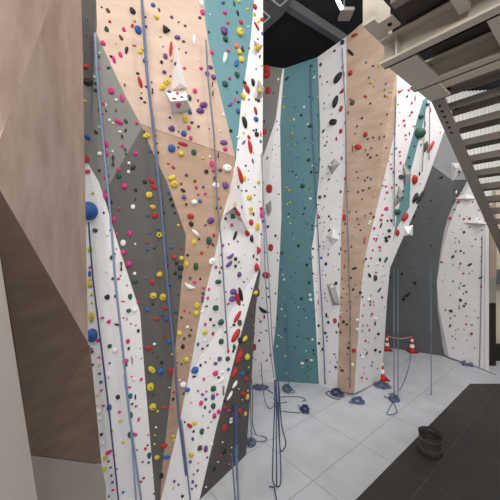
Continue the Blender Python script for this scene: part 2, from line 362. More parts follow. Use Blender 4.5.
# right white wall
Q_ = plane((449, 357, 12.7), (479, 368, 11.79), (488, 190, 11.5))
W4 = Surf([Q_(449, 357), Q_(479, 368), Q_(470, 183), Q_(488, 190), Q_(488, 371), Q_(437, 285)])
t = empty('climbing_wall', on_z(470, 365), 'pointed white climbing wall under the stairs at the right', 'climbing wall')
panel(W4, [(470.5, 184), (473, 178), (484.5, 188), (484.3, 369.6), (479, 367.5), (449, 357), (439, 310), (437, 282), (442.5, 250), (447, 232), (457, 206)], 'white_panel', M['white'], t, (0, 0.3, 0), 'right white wall')
panel(W4, [(485.1, 188), (489, 190), (489, 371.6), (485.1, 369.9)], 'edge_post', M['white'], t, (0, 0.35, 0), 'right wall post', 'narrow white end post')

# volumes
GV = None
volume(W1, [(175.2, 40), (172.3, 90), (186.8, 88)], [(180.5, 83)], 0.24, M['white'], 'climbing_volume', 'slim white spike volume, upper of two on the left plywood panel')
volume(W1, [(165.5, 91), (186, 91.5), (191.5, 109.5), (171.4, 114.5)], [(170.8, 101.5), (187, 100)], 0.4, M['white'], 'climbing_volume', 'box-shaped white volume with grey underside, lower of two on left plywood')
volume(W1, [(253.6, 40.6), (263, 45.5), (258.4, 53)], [(258.4, 46)], 0.16, M['panelgrey'], 'climbing_volume', 'small grey volume near the top edge of the white prow')
volume(W1, [(258, 79), (264.4, 88), (262, 98), (256.5, 101)], [(259.8, 88)], 0.18, M['panelgrey'], 'climbing_volume', 'grey volume under the topmost one on the white prow edge')
volume(W1, [(236.5, 160), (224, 215), (233, 206), (251, 237), (244, 205)], [(235.5, 206)], 0.45, M['white'], 'climbing_volume', 'large pointed white volume with a dark underside on the white prow')
volume(W2, [(327.5, 165.5), (334.5, 158.5), (340.2, 163.4), (331.7, 175)], [(331.5, 167)], 0.3, M['panelgrey'], 'climbing_volume', 'grey diamond volume on the back white panel, topmost of three')
volume(W2, [(325.8, 236), (333, 228.5), (339, 239.7), (331.7, 245)], [(331.8, 237.4)], 0.36, M['white'], 'climbing_volume', 'white pyramid volume with dark underside in middle of the back white panel')
volume(W2, [(326.8, 284.5), (334.5, 283), (340.6, 304.8), (332.4, 305.7)], [(329.2, 287), (334.5, 301.5)], 0.26, M['panelgrey'], 'climbing_volume', 'long slanted grey volume, lowest of three on the back white panel')
volume(W3, [(451.5, 163), (462, 162.5), (463, 169), (452, 182)], [(456, 168)], 0.45, M['white'], 'climbing_volume', 'pale pointed volume on the far grey wall beside the stair stringer')
volume(W4, [(455, 198.6), (466, 194), (477.5, 198.2), (466, 200.5)], [(467, 198.6)], 0.16, M['white'], 'climbing_volume', 'thin white wedge volume near the peak of the right white wall')
volume(W4, [(463, 222.5), (476, 217), (487.5, 224), (475, 226)], [(479, 223.2)], 0.22, M['white'], 'climbing_volume', 'wide white wedge volume, lower of two on the right white wall')
volume(W2, [(403, 163), (411.8, 174), (405.4, 186)], [(406, 175)], 0.2, M['panelgrey'], 'climbing_volume', 'grey triangular volume on the white corner panel, upper of two')
volume(W2, [(399, 185), (404.4, 198), (393, 209)], [(399, 197)], 0.22, M['panelgrey'], 'climbing_volume', 'grey triangular volume above the big green ball hold, lower of two')
volume(W2, [(403.6, 236), (412.8, 235.5), (413, 225), (404, 227)], [(408.4, 234)], 0.35, M['white'], 'climbing_volume', 'white boxy volume at the bottom tip of the white corner edge')
volume(W2, [(265.6, 205), (271.2, 200), (271.5, 211), (268.5, 217)], [(269, 206)], 0.3, M['panelgrey'], 'climbing_volume', 'small grey volume beside the ropes on the narrow white strip')
# ================================================================ stairs and landing over the viewer
def P(a, b, h): return O + u * a + v * b + Z * h          # along the flight, across it, above eye height
lo_, hi_ = 1.83, 2.08
def plate(bm, a0, a1, b0, b1, h0, h1, bev=0.0):
    box(bm, P((a0 + a1) / 2, (b0 + b1) / 2, (h0 + h1) / 2), u, v, Z, abs(a1 - a0), abs(b1 - b0), abs(h1 - h0), bev)
t = empty('steel_staircase', P(4.3, 0.3, -1.6), 'grey steel staircase with open treads and landing seen from below, upper right', 'staircase')
def channel(a, b0, b1, h0, h1, name, mm):
    bm = bmesh.new()
    plate(bm, a + 0.10, a + 0.125, b0, b1, h0, h1)
    plate(bm, a, a + 0.125, b0, b1, h0, h0 + 0.02); plate(bm, a, a + 0.125, b0, b1, h1 - 0.02, h1)
    o = from_bm(name, bm, mm, t)
    bm = bmesh.new(); plate(bm, a + 0.004, a + 0.1, b1 - 0.17, b1 - 0.155, h0 + 0.02, h1 - 0.02)
    from_bm('stiffener', bm, mm, o); return o
channel(2.875, -2.6, 1.455, lo_, hi_, 'landing_beam', M['steel'])
channel(3.60, -2.6, 1.455, lo_, hi_, 'landing_beam', M['steel'])
bm = bmesh.new(); plate(bm, 3.0, 3.62, 1.16, 1.42, lo_, lo_ + 0.03); plate(bm, 3.0, 3.6, 1.395, 1.42, lo_ + .03, hi_); from_bm('cross_beam', bm, M['steel'], t)
bm = bmesh.new(); plate(bm, 3.0, 3.62, 0.2, 0.62, lo_, lo_ + 0.03); plate(bm, 3.0, 3.6, 0.58, 0.6, lo_ + .03, hi_); from_bm('cross_beam', bm, M['steel'], t)
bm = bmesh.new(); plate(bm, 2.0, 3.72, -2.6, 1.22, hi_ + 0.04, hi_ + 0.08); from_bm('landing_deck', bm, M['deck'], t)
bm = bmesh.new(); plate(bm, 2.35, 2.43, -2.6, 1.1, hi_ - 0.14, hi_ + 0.02); from_bm('deck_joist', bm, M['steel_dim'], t)
bm = bmesh.new(); plate(bm, 2.0, 2.9, 0.70, 0.78, hi_ - 0.15, hi_ + 0.02); from_bm('deck_joist', bm, M['steel'], t)
# hanger post at the corner of the landing, with a cleat plate
bm = bmesh.new(); plate(bm, 2.60, 2.92, 1.364, 1.481, hi_ + 0.02, hi_ + 2.6, 0.004); from_bm('hanger_post', bm, M['steel'], t)
bm = bmesh.new(); plate(bm, 2.68, 2.86, 1.24, 1.362, hi_ + 0.02, hi_ + 0.035); o = from_bm('base_plate', bm, M['steel'], t)
bm = bmesh.new(); tube(bm, [P(2.77, 1.30, hi_ + .012), P(2.77, 1.30, hi_ + .0195)], 0.02, 10); from_bm('bolt', bm, M['hole'], o)
bm = bmesh.new(); plate(bm, 3.725, 4.12, 1.2, 1.42, lo_, lo_ + 0.02); from_bm('head_plate', bm, M['steel'], t)
# stringer
r_, g_ = 0.18, 0.30
A0, H0 = 4.31, 2.05
sl = r_ / g_
def string_h(a): return H0 - (a - A0) * sl
bm = bmesh.new()
top = [(3.72, hi_), (4.1, hi_), (4.1 + 4.6, string_h(4.1 + 4.6) + 0.08)]
bot = [(3.72, lo_), (4.1, 1.9), (4.1 + 4.6, -0.549)]
top[1] = (4.1, hi_); 
for b0, b1 in ((1.40, 1.425),):
    F_ = [bm.verts.new(P(a, b0, h)) for a, h in top + bot[::-1]]; B_ = [bm.verts.new(P(a, b1, h)) for a, h in top + bot[::-1]]
    bm.faces.new(F_); bm.faces.new(B_[::-1])
    for i in range(6): bm.faces.new((F_[i], B_[i], B_[(i + 1) % 6], F_[(i + 1) % 6]))
# bottom flange of the stringer
sd = (u * 4.6 + Z * (bot[2][1] - bot[1][1])).normalized(); sn = sd.cross(v).normalized()
mid = (P(4.1, 1.37, bot[1][1]) + P(8.7, 1.37, bot[2][1])) / 2
box(bm, mid - v * 0.015, sd, v, sn, 5.3, 0.145, 0.02)
st = from_bm('stringer', bm, M['steel_dim'], t)
for k in range(6):
    a = 4.27 + k * 0.09; q = P(a, 1.36, bot[1][1] + (a - 4.1) / 4.6 * (bot[2][1] - bot[1][1]))
    bm = bmesh.new(); tube(bm, [q - sn * 0.0125, q + sn * 0.0125], 0.019, 12); from_bm('bolt_hole', bm, M['hole'], st)
# treads: shallow folded pans with a deep front lip
for i in range(14):
    a, h = A0 + i * g_, H0 - i * r_
    bm = bmesh.new()
    plate(bm, a - 0.02, a + 0.27, -1.1, 1.40, h + 0.05, h + 0.062)
    plate(bm, a - 0.02, a - 0.008, -1.1, 1.40, h - 0.035, h + 0.05)
    plate(bm, a + 0.258, a + 0.27, -1.1, 1.40, h - 0.03, h + 0.05)
    tr = from_bm('tread', bm, M['steel_dim'], t)
    for q in (0.06, 0.2):
        bm = bmesh.new(); tube(bm, [P(a + q, 1.33, h + 0.03), P(a + q, 1.33, h + 0.052)], 0.022, 10); from_bm('tread_bolt', bm, M['hole'], tr)

# ================================================================ ceiling things
def hang(px, py, z): return on_z(px, py, z)
bm = bmesh.new(); p, q = hang(270, -2, 12.3), hang(356, 52, 12.3); d = (q - p).normalized(); s_ = Vector((-d.y, d.x, 0))
box(bm, (p + q) / 2 + Z * 0.15, d, s_, Z, (q - p).length, 0.22, 0.3)
o = local(from_bm('ceiling_beam', bm, M['duct'])); tag(o, 'dark grey beam crossing the black ceiling toward the back plywood panel', 'beam')
dz = 12.0
pts = [hang(240, -12, dz), hang(301, -12, dz), hang(283, 15, dz), hang(263, 33, dz), hang(240, 52, dz)]
bm = bmesh.new(); a_ = [bm.verts.new(p) for p in pts]; b_ = [bm.verts.new(p + Z * 0.45) for p in pts]
bm.faces.new(a_); bm.faces.new(b_[::-1])
for i in range(5): bm.faces.new((a_[i], a_[(i + 1) % 5], b_[(i + 1) % 5], b_[i]))
o = local(from_bm('ventilation_duct', bm, M['duct'])); tag(o, 'wide dark grey ventilation duct under the ceiling beside the white prow', 'duct')
def diffuser(cs, lab):
    ps = [hang(x, y, dz - 0.02) for x, y in cs]; c = sum(ps, Vector()) / 4
    bm = bmesh.new()
    for i in range(4):
        p, q = ps[i], ps[(i + 1) % 4]; d = (q - p).normalized(); n = Vector((-d.y, d.x, 0))
        box(bm, (p + q) / 2, d, n, Z, (q - p).length + 0.02, 0.035, 0.03)
    o = local(from_bm('air_diffuser', bm, M['vent'])); tag(o, lab, 'air vent', 'vents in the ceiling duct')
diffuser([(271, -1), (280, 6), (290, -3), (281, -11)], 'square white-rimmed air vent in the duct, nearer the ceiling beam')
diffuser([(262, 10), (270, 17), (260, 25.5), (252, 18)], 'square white-rimmed air vent in the duct, half behind the white prow')
# floodlight
fl = hang(341, 6, 11.6)
t = empty('floodlight', fl, 'small floodlight with a glowing tube hung under the black ceiling', 'lamp')
bm = bmesh.new(); p, q = hang(336, -4, 11.6), hang(341.5, 8, 11.6); tube(bm, [p, q], 0.05, 10); from_bm('lamp_tube', bm, M['lamp'], t)
p, q = hang(345, 10, 11.62), hang(346, 12, 11.62)
bm = bmesh.new(); box(bm, hang(346, 14, 11.66), X, Y, Z, 0.36, 0.42, 0.10, 0.02); o = from_bm('housing', bm, M['taupe'], t)
bm = bmesh.new(); tube(bm, [hang(344, 8, 11.7), hang(344, 8, 11.7) + Z * 0.9], 0.03, 8); from_bm('bracket', bm, M['duct'], t)

# ================================================================ floor things
def cone(px, py, hh, lab):
    c = on_z(px, py, 0.0); t = empty('traffic_cone', c, lab, 'traffic cone', 'traffic cones by the centre climbing wall')
    bm = bmesh.new(); box(bm, c + Z * 0.02, X, Y, Z, hh * .56, hh * .56, 0.04, 0.008); from_bm('cone_base', bm, M['coneb'], t)
    r = lambda f: hh * (0.17 - 0.135 * f)
    bm = bmesh.new(); lathe(bm, [(r(0) + .03, 0.035), (r(0), 0.06)] + [(r(f), hh * f + .03) for f in (.1, .3, .5, .7, .9, .97)] + [(r(1) * .6, hh)], c, 24)
    from_bm('cone_body', bm, M['cone'], t, True)
    for f0, f1 in ((0.26, 0.46), (0.64, 0.78)):
        bm = bmesh.new(); lathe(bm, [(r(f0) + .006, hh * f0 + .03), (r(f1) + .006, hh * f1 + .03), (r(f1) - .01, hh * f1 + .03), (r(f0) - .01, hh * f0 + .03)], c, 24, False)
        from_bm('white_band', bm, M['band'], t, True)
    return c
hA, hB = .70, .74
cA = cone(387, 350, hA, 'traffic cone by the far wall, left of the two joined by a chain')
cB = cone(412, 352, hB, 'traffic cone by the far wall, right of the two joined by a chain')
cone(381.5, 379, .78, 'nearest traffic cone, alone at the foot of the white corner panel')
bm = bmesh.new(); p, q = cA + Z * (hA - .03), cB + Z * (hB - .03)
n = 26
for i in range(n):
    a = p.lerp(q, i / n) - Z * 0.10 * math.sin(math.pi * i / n); b = p.lerp(q, (i + 1) / n) - Z * 0.10 * math.sin(math.pi * (i + 1) / n)
    tube(bm, [a, a.lerp(b, .9)], 0.018, 6)
me = from_bm('barrier_chain', bm, [M['cone'], M['band']])
for i, f in enumerate(me.data.polygons): f.material_index = (i // 8) % 2
tag(local(me), 'red and white plastic chain strung between the two far cones', 'chain')

c = on_z(430, 451.5, 0.012)
t = empty('bucket', c, 'round black rubber bucket standing on the black floor edge', 'bucket')
bm = bmesh.new(); lathe(bm, [(.262, 0), (.27, .02), (.262, .12), (.236, .15), (.232, .33), (.243, .45), (.232, .455), (.218, .33), (.21, .16), (.0, .16)], c, 40, False); from_bm('bucket_body', bm, M['bucket'], t, True)
for z, r in ((0.135, .25), (0.34, .235)):
    bm = bmesh.new(); lathe(bm, [(r - .004, z - .012), (r + .006, z - .012), (r + .006, z + .012), (r - .004, z + .012)], c, 40, False); from_bm('hoop', bm, M['wire'], t)
bm = bmesh.new(); lathe(bm, [(.238, .44), (.25, .443), (.25, .46), (.232, .463)], c, 40, False); from_bm('rim', bm, M['bucketin'], t)
# ================================================================ ropes
TREE = []
def build_tree():
    for o, say in PANELS:
        vs = [o.matrix_world @ w.co for w in o.data.vertices]
        TREE.append((BVHTree.FromPolygons(vs, [tuple(p.vertices) for p in o.data.polygons]), say))
bpy.context.view_layer.update()
build_tree()
def hit(px, py):
    d = ray(px, py).normalized(); best = None
    for tr, say in TREE:
        loc, nr, _, dist = tr.ray_cast(O, d)
        if loc is not None and (best is None or dist < best[2]):
            if nr.dot(d) > 0: nr = -nr
            best = (loc, nr, dist, say)
    return best
def wall_rope(px, r, m, lab, step=9, off=0.07, name='climbing_rope', extra=None):
    pts = []
    for (x0, y0), (x1, y1) in zip(px, px[1:]):
        n = max(2, int(abs(y1 - y0) / step))
        for i in range(n):
            t = i / n; pts.append((x0 + (x1 - x0) * t, y0 + (y1 - y0) * t))
    pts.append(px[-1]); W = []
    last = None
    for x, y in pts:
        h = hit(x, y)
        Yd = (h[0].y - off) if h else last
        zf = on_z(x, y, 0.03) if y > HY + 5 else None
        if Yd is None: Yd = 5.0
        if zf is not None and zf.y < Yd: Yd = zf.y
        last = Yd; W.append(at(x, y, Yd))
    # even out the distance so the rope hangs straight
    for _ in range(4):
        W = [W[0]] + [O + (W[i] - O) * (min(1.0, ((W[i - 1].y + W[i + 1].y) / 2) / W[i].y) if W[i].y else 1) for i in range(1, len(W) - 1)] + [W[-1]]
    bm = bmesh.new(); tube(bm, W, r, 8)
    for e in (extra or []): tube(bm, smooth_path([on_z(x, y, 0.03) if z is None else at(x, y, z) for x, y, z in e]), r, 8)
    o = local(from_bm(name, bm, m, None, True)); return tag(o, lab, 'rope', 'ropes hanging down the climbing walls')
wall_rope([(95, 33), (96.5, 70), (103, 140), (110, 210), (115, 280), (122.7, 350), (130, 420), (141, 500)], .017, M['ropel'], 'pale blue rope running down the left grey panel onto lower white panel')
wall_rope([(124, 375), (130.5, 425), (136, 500)], .013, M['ropel'], 'short pale rope strand close beside the pale blue rope, bottom left', off=.1)
wall_rope([(88.5, 222), (93, 280), (101.7, 350), (110, 420), (118.4, 500)], .013, M['ropen'], 'navy rope hanging taut from the blue ball hold at left')
wall_rope([(141.6, -3), (146.5, 70), (154.5, 140), (161.5, 210), (167, 280), (173.7, 350), (179, 420), (186, 475)], .022, M['ropeb'], 'thick blue rope down the middle of the left plywood panel', off=.1)
wall_rope([(181, 420), (184, 445), (188, 480), (190.5, 503)], .014, M['ropeb'], 'blue rope strand at the bottom beside the thick blue rope', off=.13)
wall_rope([(206, 40), (208, 78), (214, 135), (217.5, 207), (221.5, 245), (223.5, 280), (228, 350)], .014, M['ropeg'], 'thin grey-blue rope along the right edge of the left plywood panel')
wall_rope([(311, 66), (312.5, 120), (316, 190), (319, 257), (323, 330), (325, 384)], .02, M['ropeb'], 'slate blue rope down the right side of the back teal panel')
wall_rope([(286, 300), (288, 350), (289, 386)], .013, M['ropeb'], 'faint blue rope low on the back teal panel above a rope heap')
wall_rope([(342, 48), (345.5, 110), (346, 170), (348, 240), (350, 310), (350, 388)], .017, M['ropeg'], 'grey rope down the edge between back white and plywood panels')
wall_rope([(396, 95), (394.5, 150), (394, 226)], .016, M['ropeg'], 'grey rope along the left side of the white corner panel')
wall_rope([(425, 106), (423.6, 150), (422, 172)], .013, M['ropeg'], 'short dark rope on the white corner edge, left of two', )
wall_rope([(430, 100), (429, 160)], .012, M['ropeg'], 'short dark rope on the white corner edge, right of two')
wall_rope([(482.3, 235), (481, 300), (479.6, 367)], .014, M['ropeg'], 'grey rope down the right side of the right white wall')
def free_rope(strands, r, m, lab, name='climbing_rope', cat='rope', group=None):
    bm = bmesh.new()
    for s in strands:
        tube(bm, smooth_path([on_z(x, y, 0.02) if z is None else at(x, y, z) for x, y, z in s]), r, 8)
    o = local(from_bm(name, bm, m, None, True)); return tag(o, lab, cat, group)
g = 'ropes hanging down the climbing walls'
YB = on_z(277, 487, 0.03).y
free_rope([[(261.5, 152, 6.33), (263.5, 210, 6.27), (265.5, 280, 6.2), (270, 345, 6.1), (274, 378, YB)]], .011, M['ropeg'], 'thin rope hanging from the white prow edge to the rope bundle, left of a pair', group=g)
free_rope([[(264.5, 212, 6.27), (269, 280, 6.2), (272.5, 345, 6.1), (276, 378, YB)]], .011, M['ropeg'], 'thin rope hanging from the white prow edge to the rope bundle, right of a pair', group=g)
free_rope([[(274.6, 380, YB), (274.8, 400, YB), (272.5, 470, YB), (273.5, 483, YB), (277, 486.5, YB), (280.5, 483, YB), (280.5, 460, YB), (277, 400, YB), (276, 379, YB)],
           [(277.6, 379, YB), (279, 388, YB + .03), (281.5, 424, YB), (285.6, 441, YB), (284.5, 448, YB), (281, 451, YB), (279.6, 440, YB), (278.4, 385, YB)],
           [(269, 486.5, None), (274, 487.5, None), (275, 492, None), (276.5, 500, None)],
           [(273.6, 398, YB), (276, 402, YB - .03), (279.5, 404, YB), (276, 407, YB - .03), (273.8, 403, YB)], [(276.2, 379, YB), (276.6, 485, YB)]], .013, M['ropen'], 'long bundle of tied ropes hanging in loops over the mats at centre', group=g)
free_rope([[(251.6, 378, 7.6), (252.5, 400, 7.6), (252.5, 422, 7.6), (256, 434, None), (264, 436.5, None), (267, 439, None), (263, 441.5, None), (254, 441, None)],
           [(250.5, 380, 7.8), (250.6, 412, 7.8), (252, 440, None)]], .014, M['ropeg'], 'thin grey rope hanging beside the charcoal prow and curling on the mats', group=g)
free_rope([[(261, 362, 9.2), (263.5, 392, 9.2), (266, 404, 9.0), (270, 408.5, None), (274, 406, None), (279, 403.5, None), (287, 402, None)]], .014, M['ropeg'], 'thin rope curling onto the mats left of the hanging bundle', group=g)
free_rope([[(278, 397, None), (288, 396.5, None), (300, 397, None), (306, 400, None), (302, 401, None)]], .014, M['ropeg'], 'loose rope end lying on the mats right of bundle, farther of two', group=g)
free_rope([[(281, 411, None), (290, 412, None), (300, 412.8, None)]], .014, M['ropeg'], 'loose rope end lying on the mats right of bundle, nearer of two', group=g)
free_rope([[(233.5, 412, 6.2), (235, 440, 6.0), (236.5, 470, 5.75), (239.3, 510, 5.5)], [(236.5, 410, 6.2), (237, 440, 6.0), (237.5, 470, 5.75), (238.5, 510, 5.5)], [(231.8, 455, 6.0), (233.5, 478, 5.7), (236, 510, 5.5)]], .015, M['ropeb'], 'blue rope strands hanging in front of the charcoal prow', group=g)
free_rope([[(235.6, 405, 6.25), (236, 425, 6.1), (235.5, 460, 5.9)]], .05, M['ropen'], 'thick navy webbing strap against the charcoal prow', 'webbing_strap', 'strap')
free_rope([[(393.7, 268, 12.2), (394, 330, 9.55), (394, 398, None)]], .016, M['ropeg'], 'thin rope hanging from above near the cones, left of two', group=g)
free_rope([[(397.6, 268, 12.2), (398, 330, 9.6), (398, 397, None)]], .016, M['ropeg'], 'thin rope hanging from above near the cones, right of two', group=g)
free_rope([[(411.3, 350, None), (410, 362, 9.6), (405, 379, 9.4), (400, 389, None), (393, 393, None), (388, 394, None)]], .014, M['ropeg'], 'grey rope curving from the right far cone down to the mats', group=g)
free_rope([[(430.6, 262, 12.3), (431, 330, 9.9), (431.2, 395, None)]], .013, M['ropeg'], 'single thin rope hanging straight down right of the cones', group=g)

def heap(px, py, wpx, hpx, m, lab, seed, n=46, r=.014, tails=()):
    rnd = random.Random(seed); c = on_z(px, py, 0)
    e = (on_z(px + wpx / 2, py, 0) - on_z(px - wpx / 2, py, 0)).length / 2; f = min(abs(on_z(px, py - hpx / 2, 0).y - on_z(px, py + hpx / 2, 0).y) / 2, e * 1.5)
    pts = []; ph = rnd.random() * 6
    for i in range(n):
        a = ph + i * 1.05 + rnd.uniform(-.5, .5); q = rnd.uniform(.45, 1.0)
        hgt = 0.02 + 0.14 * rnd.random() * (1.1 - q) * 1.8
        pts.append(c + Vector((e * q * math.cos(a), f * q * math.sin(a), hgt)))
    bm = bmesh.new(); tube(bm, smooth_path(pts, 4), r, 6)
    for tl in tails: tube(bm, smooth_path([on_z(x, y, .018) for x, y in tl], 5), r * .9, 6)
    o = local(from_bm('rope_heap', bm, m, None, True)); tag(o, lab, 'rope heap', 'heaps of rope on the mats')
heap(251, 444, 11, 9, M['ropeb'], 'blue rope heap on the mats at the tip of the charcoal prow', 1)
heap(260, 388.5, 17, 5, M['ropeb'], 'flat blue rope heap at the foot of the narrow white strip', 2, tails=[[(268, 390), (273, 393)]])
heap(287, 390, 10, 8, M['ropeb'], 'blue rope heap in front of the back teal panel', 3, tails=[[(290, 388), (295, 392), (289, 393)]])
heap(305, 411, 10, 10, M['ropen'], 'navy rope heap lying alone on the mats nearest the bundle', 4, tails=[[(302, 409), (299, 406), (298, 405)]])
heap(337, 394.5, 14, 7, M['ropen'], 'navy rope heap at the foot of the back plywood panel', 5, tails=[[(330, 391), (326, 393), (333, 398), (340, 399)]])
heap(358, 402, 13, 7, M['ropeb'], 'blue rope heap in front of the back plywood corner', 6, tails=[[(353, 401), (349, 402), (353, 404)]])
heap(382, 386.5, 17, 7, M['ropeb'], 'long blue rope heap just in front of the nearest traffic cone', 7)
heap(394, 400.5, 11, 6, M['ropeb'], 'blue rope heap under the pair of thin hanging ropes', 8, tails=[[(391, 398), (384, 397), (386, 396)], [(393, 402), (387, 414), (396, 413), (396, 408), (393.5, 402)]])
heap(467.5, 364.8, 15, 4.5, M['ropeb'], 'blue rope heap at the foot of the right white wall', 9, tails=[[(474, 366), (482, 369), (496, 375)]])
heap(136, 513, 18, 14, M['ropel'], 'pale blue rope heap at the bottom left below white panel', 10)
